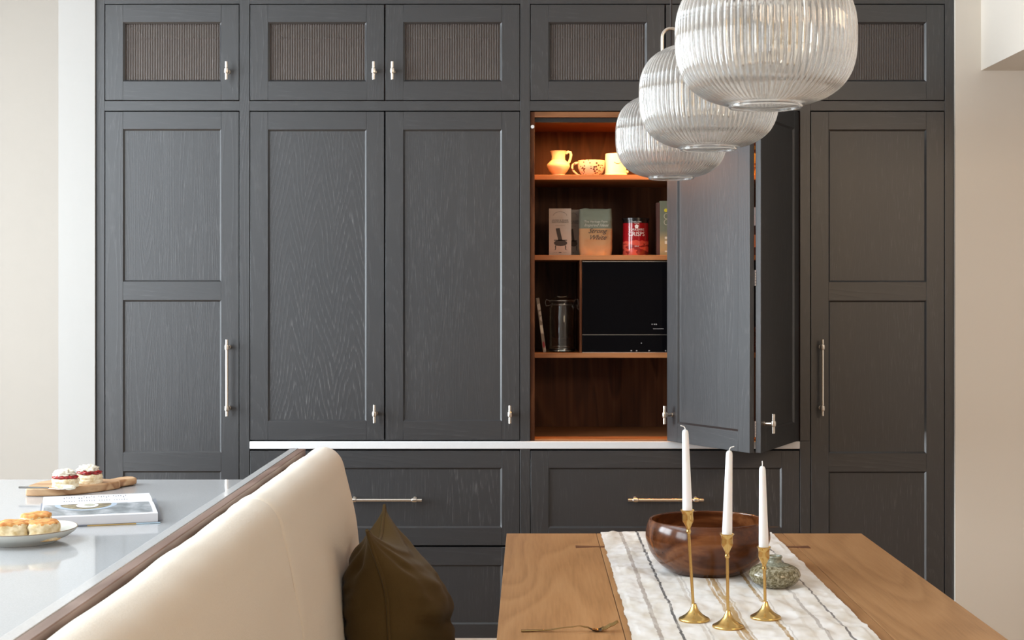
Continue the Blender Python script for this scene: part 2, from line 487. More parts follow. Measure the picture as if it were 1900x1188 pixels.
# ceiling with an opening for the added overhead light
L0, L1, L2, L3 = -3.15, -1.55, 1.55, 4.25
c_ = MB().box(-4, L0, -2.6, 7.6, 2.75, 2.85).box(L1, 3.2, -2.6, 7.6, 2.75, 2.85).box(L0, L1, -2.6, L2, 2.75, 2.85).box(L0, L1, L3, 7.6, 2.75, 2.85)
struct('ceiling', c_, M['ceiling'])
wf = MB()
for a in (L0, (L0 + L1) / 2 - .02, L1 - .04): wf.box(a, a + .04, L2, L3, 2.80, 2.90)
for b in (L2, 2.43, 3.33, L3 - .04): wf.box(L0, L1, b, b + .04, 2.805, 2.895)
struct('added_rooflight', wf, M['white'])  # bars of the added, unseen rooflight
# left wall with the big window and an added, unseen nearer one
wl = MB().box(-3.7, -3.6, -2.5, -.15, 0, 2.75).box(-3.7, -3.6, 2.15, 3.15, 0, 2.75).box(-3.7, -3.6, -.15, 2.15, 0, .55).box(-3.7, -3.6, -.15, 2.15, 2.65, 2.75).box(-3.7, -3.6, 5.45, 7.5, 0, 2.75).box(-3.7, -3.6, 3.15, 5.45, 0, .55).box(-3.7, -3.6, 3.15, 5.45, 2.65, 2.75)
struct('wall_left', wl, M['wall'])
wf = MB()
for b in (3.15, 4.27, 5.39): wf.box(-3.68, -3.62, b, b + .06, .55, 2.65)
for a in (.55, 2.59): wf.box(-3.675, -3.625, 3.15, 5.45, a, a + .06)
struct('window_1', wf, M['white'])
wf = MB()
for b in (-.15, .97, 2.09): wf.box(-3.68, -3.62, b, b + .06, .55, 2.65)
for a in (.55, 2.59): wf.box(-3.675, -3.625, -.15, 2.15, a, a + .06)
struct('added_window', wf, M['white'])  # frame of the added nearer window, out of view
struct('wall_rear', MB().box(-3.7, 3.1, -2.6, -2.5, 0, 2.75), M['wall_taupe'])
struct('wall_right', MB().box(3.0, 3.1, -2.5, 5.585, 0, 2.75), M['wall'])
# wall the cupboards are let into
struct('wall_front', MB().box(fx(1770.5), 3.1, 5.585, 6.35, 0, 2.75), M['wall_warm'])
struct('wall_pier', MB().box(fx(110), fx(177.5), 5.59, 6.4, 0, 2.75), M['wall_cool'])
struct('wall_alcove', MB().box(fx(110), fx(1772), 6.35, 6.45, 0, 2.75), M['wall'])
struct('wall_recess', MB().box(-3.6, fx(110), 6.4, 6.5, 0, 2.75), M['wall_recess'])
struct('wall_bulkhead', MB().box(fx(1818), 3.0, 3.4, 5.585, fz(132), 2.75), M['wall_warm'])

# ------------------------------------------------------------------ cupboards
YD = YF            # door fronts
TH = .022          # door thickness
G = .0025          # half gap between leaves


def tee_handle(vertical=True, length=.064, posts=(0,), out=.034, rb=.0058):
    """local: door face at y=0, bar in front (-y), running along z (or x)"""
    m = MB()
    def q(a, b): return (0, b, a) if vertical else (a, b, 0)
    m.tube([q(-length / 2, -out), q(length / 2, -out)], rb, 14)
    for p in posts:
        m.tube([q(p, 0), q(p, -.004)], .0085, 14); m.tube([q(p, -.004), q(p, -out)], .0068, 14)
        prof = [(-.0105, .0062), (-.0085, .0084), (0, .0094), (.0085, .0084), (.0105, .0062)]
        m.tube([q(p + d, -out) for d, _ in prof], [r for _, r in prof], 16)
    return m


def bead(a0, a1, b0, b1, y, wd, dp):
    """sloping moulding round a panel opening"""
    o = [(a0, b0), (a1, b0), (a1, b1), (a0, b1)]; i = [(a0 + wd, b0 + wd), (a1 - wd, b0 + wd), (a1 - wd, b1 - wd), (a0 + wd, b1 - wd)]
    v = [(x, y, z) for x, z in o] + [(x, y + dp, z) for x, z in i] + [(x, y + dp, z) for x, z in o]
    f = []
    for k in range(4):
        q = (k + 1) % 4; f += [(k, q, 4 + q, 4 + k), (4 + k, 4 + q, 8 + q, 8 + k), (8 + k, 8 + q, q, k)]
    return MB().add(v, f)


def door(parent, px0, px1, py0, py1, panels, hd=None, name='door', panel_mat=None, glass=False, stile=33.0):
    """panelled leaf from pixel extents at the cupboard plane; panels: [(top,bottom)] px; hd: (px,py,vertical,length,posts)"""
    x0, x1 = fx(px0) + G, fx(px1) - G; z1, z0 = fz(py0) - G, fz(py1) + G
    d = sub(name, parent, (x0, YD, z0))
    sw = stile / 500
    def st(a, b): put('stile', MB().box(a, b, YD, YD + TH, z0, z1), M['pv'], d, loc=((a + b) / 2, YD, z0 + R.random()), bevel=.0008, seg=1)
    st(x0, x0 + sw); st(x1 - sw, x1)
    edges = [z1] + [q for t, b in panels for q in (fz(t), fz(b))] + [z0]
    for a, b in zip(edges[::2], edges[1::2]):
        put('rail', MB().box(x0 + sw + .0001, x1 - sw - .0001, YD, YD + TH, b, a), M['ph'], d, loc=(x0 + R.random(), YD, b), bevel=.0004, seg=1)
    for i, (t, b) in enumerate(panels):
        a0, a1, b0, b1 = x0 + sw, x1 - sw, fz(b), fz(t)
        put('bead', bead(a0, a1, b0, b1, YD + .0004, .0058, .0060), M['pe'], d, smooth=0)
        if glass:
            m = MB(); nr = 40; wd = (a1 - a0) / nr; vs = []
            for k in range(nr * 6 + 1):
                x = a0 + wd * k / 6; ph = (k % 6) / 6.0
                vs.append((x, YD + .012 - .0024 * sin(pi * ph)))
            m.add([(x, y, b0) for x, y in vs] + [(x, y, b1) for x, y in vs],
                  [(k, k + 1, len(vs) + k + 1, len(vs) + k) for k in range(len(vs) - 1)])
            m.add([(a0, YD + .016, b0), (a1, YD + .016, b0), (a1, YD + .016, b1), (a0, YD + .016, b1)], [(0, 1, 2, 3)])
            put('reeded_pane', m, M['pane'], d, smooth=60)
        else:
            pm = (panel_mat[i] if isinstance(panel_mat, list) else panel_mat) or M['pv']
            put('panel', MB().box(a0 - .0, a1, YD + .0066, YD + .016, b0, b1), pm, d, loc=((a0 + a1) / 2, YD, b0 + R.random() * 2))
    if hd:
        hx, hy, vert, ln, posts = hd
        put('handle', tee_handle(vert, ln, posts), M['nickel'], d, loc=None, local=True).location = (fx(hx) - x0, 0, fz(hy) - z0)
    return d


def frame_post(parent, px0, px1, z0, z1, name='frame_stile'):
    put(name, MB().box(fx(px0), fx(px1), YF, YF + .03, z0, z1), M['pv'], parent, loc=(fx(px0), YF, z0 + R.random()), bevel=.0008)


def frame_rail(parent, px0, px1, z0, z1, name='frame_rail'):
    put(name, MB().box(fx(px0), fx(px1), YF + .0006, YF + .03, z0, z1), M['ph'], parent, loc=(fx(px0), YF, z0), bevel=.0008)


def shell(parent, px0, px1, z0, z1, mat, t=.018, yb=6.30, name='carcass', y0=YF + .031, top=True):
    x0, x1 = fx(px0), fx(px1)
    m = MB().box(x0, x0 + t, y0, yb, z0, z1).box(x1 - t, x1, y0, yb, z0, z1).box(x0 + t, x1 - t, yb - t, yb, z0, z1)
    m.box(x0 + t, x1 - t, y0, yb - t, z0, z0 + t).box(x0 + t, x1 - t, y0, yb - t, z1 - t, z1)
    return put(name, m, mat, parent, loc=(x0, y0, z0))


ZT = 2.745; ZP = .12
UP = [(41, 151)]
# -- left tall cupboard
u = thing('tall_cupboard', 'tall charcoal cupboard beside the white pier, behind the island', 'cupboard', (fx(311), YF, 0), group='tall end cupboards')
frame_post(u, 178, 194, .0, ZT); frame_post(u, 444.5, 463, .0, ZT)
frame_rail(u, 194, 444.5, fz(7), ZT); frame_rail(u, 194, 444.5, fz(205.5), fz(187.5))
frame_rail(u, 194, 444.5, 0, ZP, 'plinth')
shell(u, 180, 461, fz(187), fz(5), M['walnut']); shell(u, 180, 461, .1, fz(189), M['gap'], name='inner_carcass')
door(u, 194, 444.5, 7.5, 187, UP, (423.5, 133.5, True, .066, (0,)), 'upper_door', glass=True)
door(u, 194, 444.5, 206, 1192, [(239.5, 523), (557, 840.5), (874.5, 1159)], (424.5, 700.5, True, .282, (-.113, .113)), 'tall_door', panel_mat=[M['pvf'], M['pvf'], M['pvf']])
# -- middle dresser (closed)
u = thing('wall_cupboard', 'charcoal cupboard with four closed doors, above the drawers behind the cream bench', 'cupboard', (fx(714), YF, fz(833)))
zb = fz(818.5)
frame_post(u, 965.3, 983.5, zb, ZT)
frame_rail(u, 463, 965.3, fz(7), ZT); frame_rail(u, 463, 965.3, fz(205.5), fz(187.5))
shell(u, 464, 974, fz(187), fz(5), M['walnut']); shell(u, 464, 974, zb, fz(189), M['gap'], name='inner_carcass')
door(u, 463, 714, 7.5, 187, UP, (695, 133.5, True, .066, (0,)), 'upper_door', glass=True)
door(u, 714, 965.3, 7.5, 187, UP, (729.5, 133.5, True, .066, (0,)), 'upper_door', glass=True)
door(u, 463, 714, 206, 818, [(240.5, 782)], (696.5, 767, True, .066, (0,)), 'lower_door', panel_mat=M['pvs'])
door(u, 714, 965.3, 206, 818, [(240.5, 782)], (946.5, 768, True, .066, (0,)), 'lower_door', panel_mat=M['pvf'])
# -- right dresser (open, bi-fold)
u3 = u = thing('pantry_cupboard', 'open charcoal pantry cupboard with lit walnut shelves and folded-back doors', 'cupboard', (fx(1234), YF, fz(833)))
frame_rail(u, 983.5, 1484.5, fz(7), ZT); frame_rail(u, 983.5, 1484.5, fz(205.5), fz(187.5))
frame_post(u, 1484.5, 1503.5, zb, ZT)
shell(u, 984, 1494, fz(187), fz(5), M['walnut'])
door(u, 983.5, 1234.3, 7.5, 187, UP, (1216, 133.5, True, .066, (0,)), 'upper_door', glass=True)
door(u, 1234.3, 1484.5, 7.5, 187, UP, (1251, 133.5, True, .066, (0,)), 'upper_door', glass=True)
YB = 6.14; xl, xr = fx(984.0), fx(1484.0); zt = fz(207)
ti = .016
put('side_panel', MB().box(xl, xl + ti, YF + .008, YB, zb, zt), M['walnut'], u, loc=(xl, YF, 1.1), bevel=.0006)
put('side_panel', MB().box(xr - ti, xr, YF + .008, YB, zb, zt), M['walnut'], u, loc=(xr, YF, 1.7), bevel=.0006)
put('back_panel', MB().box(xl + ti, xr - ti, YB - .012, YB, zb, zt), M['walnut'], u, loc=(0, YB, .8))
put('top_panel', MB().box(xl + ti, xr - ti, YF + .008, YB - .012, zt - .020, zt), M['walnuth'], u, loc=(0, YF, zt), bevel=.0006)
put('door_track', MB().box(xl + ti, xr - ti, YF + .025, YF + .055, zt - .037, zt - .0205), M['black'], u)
put('base_panel', MB().box(xl + ti, xr - ti, YF + .010, YB - .012, zb + .0005, zb + .006), M['walnutlit'], u, loc=(0, YF, zb))
YS = 5.70
def shelfz(py): return wz(py, YS)
S1, S2, S3 = shelfz(324.5), shelfz(473.5), shelfz(655)
for zz in (S1, S2, S3):
    put('shelf', MB().box(xl + ti, xr - ti, YS, YB - .012, zz - .0185, zz), M['walnutlit'], u, loc=(R.random(), YS, zz), bevel=.0006)
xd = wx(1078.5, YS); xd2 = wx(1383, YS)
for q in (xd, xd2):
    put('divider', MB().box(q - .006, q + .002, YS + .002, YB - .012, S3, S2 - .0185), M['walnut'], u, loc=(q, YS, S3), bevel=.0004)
put('door_catch', MB().tube([(xl + .008, YF + .008, fz(235)), (xl + .008, YF + .003, fz(235))], .0065, 16).tube([(xl + .008, YF + .003, fz(235)), (xl + .008, YF + .002, fz(235))], .0025, 8), M['white'], u)
put('light_channel', MB().box(xl + ti, xr - ti, 5.660, 5.684, 2.120, zt - .0205), M['steel'], u)

# folded leaves: a local leaf (front at y=0, x from 0 to W), rotated about z
LW = .498; LZ0, LZ1 = zb + .0015, fz(206) - .003


def leaf(label_handle_x, hx, hz, p0, p1, name):
    d = sub(name, u3, (p0[0], p0[1], LZ0), math.atan2(p1[1] - p0[1], p1[0] - p0[0]))
    hgt = LZ1 - LZ0; s_ = .066; th = .0195
    put('stile', MB().box(0, s_, 0, th, 0, hgt), M['pv'], d, local=True, bevel=.0012)
    put('stile', MB().box(LW - s_, LW, 0, th, 0, hgt), M['pv'], d, local=True, bevel=.0012)
    for a, b in ((0, .070), (hgt - .068, hgt)):
        put('rail', MB().box(s_ + .0002, LW - s_ - .0002, 0, th, a, b), M['ph'], d, local=True, bevel=.0008)
    put('panel', MB().box(s_, LW - s_, .0066, .014, .070, hgt - .068), M['pvf'], d, local=True)
    put('bead', bead(s_, LW - s_, .070, hgt - .068, .0004, .0058, .0060), M['pe'], d, local=True, smooth=0)
    put('handle', tee_handle(True, .066, (0,)), M['nickel'], d, local=True, loc=(hx, 0, hz))
    return d


A0 = (fx(1237), YF - .012); ym = YF / 1.0845
A1 = (wx(1387, ym), ym)
dA = leaf(None, .034, fz(768) - LZ0, A0, A1, 'folding_door')
B0 = (wx(1412, ym - .008), ym - .008); B1 = (fx(1481), YF - .004)
dB = leaf(None, .034, fz(768) - LZ0, B0, B1, 'folding_door')
for zz in (fz(518), fz(777), fz(260)):
    hm = MB()
    for k in range(6): hm.box(LW - .001, LW + .004, .0195, .0245, zz - LZ0 - .027 + k * .0092, zz - LZ0 - .027 + k * .0092 + .0078)
    hm.box(LW - .03, LW, .0196, .0215, zz - LZ0 - .027, zz - LZ0 + .027)
    put('hinge', hm, M['chrome'], dA, local=True)

# -- right tall cupboard
u = thing('tall_cupboard', 'tall charcoal cupboard beside the cream wall, long bar handle at its left edge', 'cupboard', (fx(1628), YF, 0), group='tall end cupboards')
frame_post(u, 1753, 1770.2, 0, ZT)
frame_rail(u, 1503.5, 1753, fz(7), ZT); frame_rail(u, 1503.5, 1753, fz(205.5), fz(187.5)); frame_rail(u, 1503.5, 1753, 0, ZP, 'plinth')
shell(u, 1504, 1769, fz(187), fz(5), M['walnut']); shell(u, 1504, 1769, .1, fz(189), M['gap'], name='inner_carcass')
door(u, 1503.5, 1753, 7.5, 187, UP, (1524, 133.5, True, .066, (0,)), 'upper_door', glass=True)
door(u, 1503.5, 1753, 206, 1192, [(240.5, 523.5), (558, 841.5), (875.5, 1159)], (1523, 700, True, .282, (-.113, .113)), 'tall_door', panel_mat=[M['pvf'], M['pvf'], M['pvf']])
# -- drawer units
for i, (a, b, lab) in enumerate([(463, 965.3, 'charcoal drawer unit under the white worktop, partly hidden by the cream bench'),
                                 (983.5, 1484.5, 'charcoal drawer unit under the open pantry, partly hidden by the oak table')]):
    u = thing('drawer_unit', lab, 'drawers', (fx((a + b) / 2), YF, 0), group='drawer units under the worktop')
    frame_post(u, b, b + (18.3 if i == 0 else 19), 0, fz(834) if i == 0 else zb - .0005)
    frame_rail(u, a, b, 0, ZP, 'plinth')
    shell(u, a + .5, b - .5, ZP, fz(834), M['gap'])
    hc = (a + b) / 2
    door(u, a, b, 835.5, 1013.5, [(868.5, 980)], (hc, 926, False, .279, (-.112, .112)), 'drawer', panel_mat=M['pvf'])
    door(u, a, b, 1014.5, 1192, [(1049, 1159)], (hc, 1104, False, .279, (-.112, .112)), 'drawer', panel_mat=M['pvf'])
# -- worktop
tag(put('worktop', MB().box(fx(463.5), fx(1484), YF - .006, 6.34, fz(833.2), fz(819)), M['quartzw'], loc=(fx(974), YF, fz(833)), bevel=.003), 'long white stone worktop over the charcoal drawers', 'worktop')

# ------------------------------------------------------------------ built-in oven
yo = YS + .004
ox0, ox1, oz0, oz1 = wx(1080.5, YS), wx(1381, YS), shelfz(656) + .001, S2 - .0195
o = thing('built_in_oven', 'black glass built-in oven in the pantry under the middle shelf', 'oven', ((ox0 + ox1) / 2, yo, oz0))
zc = shelfz(621.5)
put('oven_body', MB().box(ox0 + .006, ox1 - .006, yo + .021, YB - .03, oz0, oz1 - .002), M['black'], o)
put('oven_door', MB().box(ox0, ox1, yo, yo + .02, zc + .001, oz1 - .006), M['ovenglass'], o, bevel=.001)
put('control_panel', MB().box(ox0, ox1, yo, yo + .02, oz0 + .004, zc - .001), M['ovenglass'], o, bevel=.001)
put('edge_trim', MB().box(ox0, ox1, yo + .003, yo + .02, zc - .0009, zc + .0009), M['steel'], o)
put('bottom_trim', MB().box(ox0, ox1, yo - .001, yo + .02, oz0, oz0 + .0035), M['steel'], o)
put('top_trim', MB().box(ox0, ox1, yo + .003, yo + .02, oz1 - .0055, oz1 - .004), M['steel'], o)
mk = MB()
for px, py, wd in [(1209, 602, 2), (1213, 602, 3), (1217, 602, 2), (1170, 651, 3), (1180, 651, 2.5), (1203, 651, 3), (1189, 637, 2), (1234, 651, 2)]:
    mk.box(wx(px, yo), wx(px + wd, yo), yo - .0004, yo + .001, wz(py + 1, yo), wz(py - 1, yo))
for k in range(9): mk.box(wx(1212 + k * 2.2, yo), wx(1213.5 + k * 2.2, yo), yo - .0004, yo + .001, wz(611, yo), wz(609.6, yo))
put('printed_marks', mk, M['inkgrey'], o)

# ------------------------------------------------------------------ crockery on the top shelf
def handle_tube(pts, r, n=10): return MB().tube(pts, r, n)
def arc(c, r0, r1, a0, a1, n=12, y=0): return [(c[0] + r0 * cos(a0 + (a1 - a0) * k / n), y, c[1] + r1 * sin(a0 + (a1 - a0) * k / n)) for k in range(n + 1)]


yj = 5.78; sj = F / yj
jx = wx(1036, yj)
o = thing('milk_jug', 'cream waisted jug with a loop handle, leftmost on the lit top shelf', 'jug', (jx, yj, S1))
prof = [(0, 0), (.024, 0), (.026, .003), (.0245, .008), (.036, .022), (.0445, .038), (.0435, .047), (.034, .057), (.0265, .064), (.0255, .078), (.029, .094), (.0325, .099), (.0305, .0985), (.0235, .078), (.022, .06), (0, .02)]
put('jug_body', MB().lathe([(r, z * .98) for r, z in prof], 40), M['cream'], o, local=True)
put('handle', handle_tube([(.029, 0, .087), (.037, 0, .094), (.046, 0, .092), (.0485, 0, .082), (.046, 0, .068), (.042, 0, .056), (.036, 0, .048)], [.005, .0055, .0055, .0055, .005, .005, .005]), M['cream'], o, local=True)
cx_ = wx(1097.5, yj)
o = thing('speckled_cup', 'wide brown-speckled cup with a looped handle, between jug and ivory mug', 'cup', (cx_, yj, S1))
prof = [(0, 0), (.030, 0), (.033, .003), (.044, .014), (.0515, .032), (.0525, .052), (.0515, .060), (.0495, .060), (.0485, .045), (.041, .016), (0, .006)]
put('cup_body', MB().lathe(prof, 40), M['speckle'], o, local=True)
put('handle', handle_tube([(-.049, 0, .052), (-.062, 0, .050), (-.072, 0, .043), (-.0745, 0, .032), (-.068, 0, .020), (-.056, 0, .009), (-.043, 0, .002), (-.032, 0, .004)], [.005, .0052, .005, .0045, .004, .0038, .0038, .0042]), M['speckle'], o, local=True)
mx_ = wx(1142, yj)
o = thing('ivory_mug', 'tall ivory mug with a closed-eye relief, half behind the glass shade', 'mug', (mx_, yj, S1))
prof = [(0, 0), (.043, 0), (.0445, .002), (.0445, .008), (.0415, .011), (.0400, .060), (.0385, .083), (.0375, .0865), (.0355, .0865), (.0365, .06), (.037, .012), (0, .008)]
put('mug_body', MB().lathe(prof, 44), M['cream2'], o, local=True)
ev = MB().tube([(-.0 + .007 * k, -.0405 + .0006 * abs(k), .046 + .0016 * k * k) for k in (-2, -1.4, -.8, -.2, .4, 1, 1.6)], .0014, 8)
ev.xf(lambda p: Vector((p.x + .006, -sqrt(.0405 ** 2 - (p.x + .006) ** 2) + (p.y + .0405), p.z)))
put('eye_relief', ev, M['oldbrass'], o, local=True)
put('nose_knob', MB().sphere((.043, -.006, .017), .006, 12, 8, (1.2, 1, .9)), M['cream2'], o, local=True)

# ------------------------------------------------------------------ groceries on the middle shelf
yk = 5.765
def carton(px0, px1, py0, name, label, yk, colr, depth=.05, drawing=True):
    x0, x1 = wx(px0, yk), wx(px1, yk); z1 = wz(py0, yk); cx = (x0 + x1) / 2
    o = thing(name, label, 'carton', (cx, yk + depth / 2, S2), group='cracker cartons')
    n = NT('carton_card'); n.set(color=colr, rough=.7); mt = n.m
    put('box', MB().box(x0, x1, yk, yk + depth, S2, z1), mt, o, bevel=.0008)
    hh = z1 - S2; wd = x1 - x0
    if drawing:
        pr = MB()
        def T(body, size, z, sx=1.0):
            t = text_mb(body, size, sx=sx); t.xf(lambda p: Vector((cx + p.x, yk - .0005, S2 + z * hh + p.z))); pr.add(t.v, t.f)
        T('LINSEED & SESAME', .0078, .735, .98); T('SEED FLATBREADS', .0078, .695, 1.0)
        ru = MB()
        def ln(x0_, x1_, z0_, z1_): ru.box(cx + x0_ * wd, cx + x1_ * wd, yk - .0006, yk, S2 + z0_ * hh, S2 + z1_ * hh)
        ln(-.22, .22, .64, .643); ln(-.3, -.12, .065, .067); ln(.12, .3, .065, .067); ln(-.06, .06, .06, .072)
        ar = MB()
        for k in range(14):
            a = pi * k / 14; ar.tube([(cx + .3 * wd * cos(a), yk - .0004, S2 + hh * (.845 + .085 * sin(a))), (cx + .3 * wd * cos(a + .2), yk - .0004, S2 + hh * (.845 + .085 * sin(a + .2)))], .0004, 4)
        put('lettering', pr, M['ink'], o, smooth=0); put('printed_arc', ar, M['ink'], o, smooth=0); put('printed_rules', ru, M['ink'], o, smooth=0)
        dr = MB()
        def poly(pts): dr.add([(cx + x * wd, yk - .0006, S2 + z * hh) for x, z in pts], [tuple(range(len(pts)))])
        poly([(-.20, .575), (-.02, .585), (.10, .32), (-.08, .31)])
        poly([(.30 * cos(t) + .02, .265 + .065 * sin(t)) for t in [k * pi / 8 for k in range(16)]])
        poly([(-.27, .335), (-.27, .315), (.31, .315), (.31, .335)])
        for sgn in (-1, 1):
            poly([(sgn * .2 + .02, .23), (sgn * .25 + .02, .20), (sgn * .24 + .02, .13), (sgn * .32 + .02, .115), (sgn * .22 + .02, .118), (sgn * .2 + .02, .16)])
        put('printed_drawing', dr, plain('engraving_ink', (.06, .052, .045), .8), o, smooth=0)
    return o


carton(1018.5, 1060, 387, 'cracker_carton', 'tall beige cracker carton with a pot drawing, in front at the shelf left', yk, (.50, .41, .33))
carton(1052, 1075.5, 389, 'cracker_carton', 'greyer cracker carton half hidden behind the beige one, beside the flour bag', yk + .055, (.27, .235, .20))


def flour():
    yk = 5.745; x0, x1 = wx(1075, yk), wx(1136.5, yk); z1 = wz(387, yk); hh = z1 - S2; cx = (x0 + x1) / 2; hw = (x1 - x0) / 2; hd = .036; yc = yk + hd
    o = thing('flour_bag', 'green and kraft paper bag of strong white flour on the middle shelf', 'bag', (cx, yc, S2))
    def band(t0, t1, name, mat, capb=False, capt=False):
        m = MB(); nz = 20; n = 48; rings = []
        for j in range(nz + 1):
            t = t0 + (t1 - t0) * j / nz
            sw = (.90 + .10 * sin(pi * min(1, t * 1.6 + .15)) if t < .3 else 1.0) - (.04 * max(0, t - .75) / .25)
            dp = 1.0 if t < .75 else 1 - .55 * ((t - .75) / .25) ** 1.5
            ring = []
            for k in range(n):
                a = 2 * pi * k / n; ca, sa = cos(a), sin(a)
                ex = .42
                x = hw * sw * math.copysign(abs(ca) ** ex, ca); y = hd * dp * math.copysign(abs(sa) ** ex, sa)
                p = Vector((x, y, t * hh)); q = noise.noise(p * 38) * .003 + (noise.noise(p * 95) * .0012)
                zz = t * hh + (.004 * noise.noise(Vector((x * 40, 3, 1))) if t > .97 else 0)
                ring.append((cx + x + q * .6 * ca, yc + y + q * sa * 1.6, S2 + max(0.0, zz)))
            rings.append(ring)
        v = [p for r in rings for p in r]; f = []
        for j in range(nz):
            for k in range(n): f.append((j * n + k, j * n + (k + 1) % n, (j + 1) * n + (k + 1) % n, (j + 1) * n + k))
        if capb: f.append(tuple(range(n)))
        if capt: f.append(tuple(nz * n + k for k in range(n)))
        m.add(v, f); return put(name, m, mat, o, smooth=60)
    band(0, .575, 'paper_body', plain('kraft_paper', (.46, .25, .11), .75), capb=True)
    band(.575, 1.0, 'green_top', plain('sage_paper', (.17, .19, .14), .75), capt=True)
    pm = MB()
    def T(body, size, z, sh, sx=1.0):
        t = text_mb(body, size, shear=sh, sx=sx)
        t.xf(lambda p: Vector((cx + p.x, yk - .0035, S2 + z * hh + p.z))); return t
    t1 = T('The Heritage Farm', .0115, .70, 0); t2 = T('Inspired Ideas', .0165, .615, .5)
    pm.add(t1.v, t1.f); pm.add(t2.v, t2.f)
    put('pale_lettering', pm, plain('pale_ink', (.55, .52, .44), .8), o, smooth=0)
    pm = MB()
    for t in (T('Strong', .026, .475, .5), T('White', .026, .335, .5)): pm.add(t.v, t.f)
    pm.xf(lambda p: Vector((p.x + .004, p.y, p.z)))
    put('dark_lettering', pm, M['ink'], o, smooth=0)


flour()


def crisps():
    yk = 5.80; r = (1205 - 1154) / 2 * yk / F; cx = wx(1179.5, yk); z1 = wz(405, yk); hh = z1 - S2
    o = thing('crisps_tin', 'red and black crisps tin with a white rose emblem on the middle shelf', 'tin', (cx, yk, S2))
    n = NT('red_print'); v = n.coord(); sp = n.n('ShaderNodeSeparateXYZ'); n.l(v, sp.inputs[0])
    q = n.math('ADD', sp.outputs[2], n.math('MULTIPLY', n.noise(v, 40, 3), .02))
    hill = n.math('GREATER_THAN', n.noise(n.coord((25, 25, 60)), 1, 3), .52)
    red = n.mix(n.math('MULTIPLY', n.math('LESS_THAN', q, .065), .8), (.30, .006, .010), (.62, .10, .06))
    c = n.mix(n.math('MULTIPLY', hill, n.math('MULTIPLY', n.math('LESS_THAN', q, .055), .8)), red, (.16, .008, .01))
    n.set(color=c, rough=.16, coat=.4)
    put('tin_body', MB().lathe([(0, 0), (r * .93, 0), (r * .95, .004), (r * .95, hh * .86), (0, hh * .86)], 48), n.m, o, local=True)
    put('lid', MB().lathe([(0, hh * .862), (r * .955, hh * .862), (r * .955, hh * .94), (r * 1.0, hh * .945), (r * 1.0, hh * .99), (r * .97, hh), (0, hh * .985)], 48), plain('black_gloss', (.01, .008, .008), .2), o, local=True)
    pm = MB()
    def T(body, size, z, sx=1.0):
        t = text_mb(body, size, sx=sx)
        def bend(p):
            a = p.x / r; return Vector((r * .956 * sin(a), -r * .956 * cos(a), z * hh + p.z))
        t.xf(bend); pm.add(t.v, t.f)
    T('YORKSHIRE', .0125, .655); T('CRISPS', .0235, .515); T('CHEESE & CHIVE', .0055, .875); T('POTATO', .0045, .835)
    T('SERVE', .006, .23)
    b = len(pm.v)
    for k in range(5):
        a = pi / 2 + 2 * pi * k / 5
        pm.lathe([(0, 0), (.0036, 0)], 10, (.0044 * cos(a), 0, 0))
        for i in range(b, len(pm.v)):
            x, y, z = pm.v[i]; x0 = .0044 * cos(a); dx, dy = x - x0, y
            an = (x0 + dx) / r; pm.v[i] = (r * .957 * sin(an), -r * .957 * cos(an), hh * .765 + .0044 * sin(a) + dy)
        b = len(pm.v)
    put('white_print', pm, plain('white_print', (.80, .74, .70), .4), o, local=True, smooth=0)


crisps()
yk = 5.76
x0 = wx(1219, yk)
o = thing('snack_box', 'sage green box with a yellow spot, standing partly behind the folded door', 'box', (x0 + .06, yk + .03, S2))
z1 = wz(373, yk)
gm = NT('green_fade_card'); sp = gm.n('ShaderNodeSeparateXYZ'); gm.l(gm.coord(), sp.inputs[0])
gm.set(color=gm.ramp(gm.math('DIVIDE', sp.outputs[2], z1 - S2), [(.25, (.42, .30, .13)), (.45, (.16, .17, .11))]), rough=.55)
put('box', MB().box(x0 + .012, x0 + .13, yk, yk + .055, S2, z1), gm.m, o, bevel=.0008)
put('spine', MB().box(x0, x0 + .0118, yk + .004, yk + .055, S2, z1 - .006), plain('dark_brown_card', (.09, .035, .025), .6), o)
put('yellow_spot', MB().lathe([(0, 0), (.007, 0)], 18).xf(lambda p: Vector((x0 + .034 + p.x, yk - .0006, z1 - .036 + p.y))), plain('yellow_print', (.65, .52, .03), .5), o)
pm = MB()
for k, zz in enumerate((.72, .61)):
    pm.tube([(x0 + .036 + .009 * cos(a), yk - .0005, S2 + zz * (z1 - S2) + .01 * sin(a)) for a in [2 * pi * q / 16 for q in range(17)]], .0008, 5)
for zz, s in ((.33, .012), (.25, .016), (.08, .008)): pm.box(x0 + .030, x0 + .06, yk - .0006, yk, S2 + zz * (z1 - S2) - s / 2, S2 + zz * (z1 - S2) + s / 4)
put('printed_marks', pm, plain('cream_print', (.70, .62, .45), .6), o, smooth=0)

# things glimpsed in the slit between the folded leaves
yg = 5.78; gx = wx(1398.5, yg)
o = thing('pasta_jar', 'golden pasta jar glimpsed on the top shelf between the two folded doors', 'jar', (gx, yg, S1))
put('pasta', MB().lathe([(0, .003), (.036, .003), (.038, .01), (.038, .085), (0, .09)], 24), speckle('golden_pasta', (.75, .45, .10), (.30, .10, .02), 80, .8), o, local=True)
put('jar', MB().lathe([(0, 0), (.042, 0), (.042, .098), (.040, .1), (.0395, .099), (.0395, .002), (0, .002)], 28), M['jarglass'], o, local=True)
put('lid', MB().lathe([(0, .1002), (.044, .1002), (.044, .113), (0, .115)], 28), M['oldbrass'], o, local=True)
o = thing('biscuit_packet', 'white biscuit packet with a round orange print glimpsed between the folded doors', 'packet', (gx, yg, S2))
z1 = wz(385, yg) - S2
put('packet', MB().box(-.04, .04, -.02, .03, 0, z1), M['white'], o, local=True, bevel=.002)
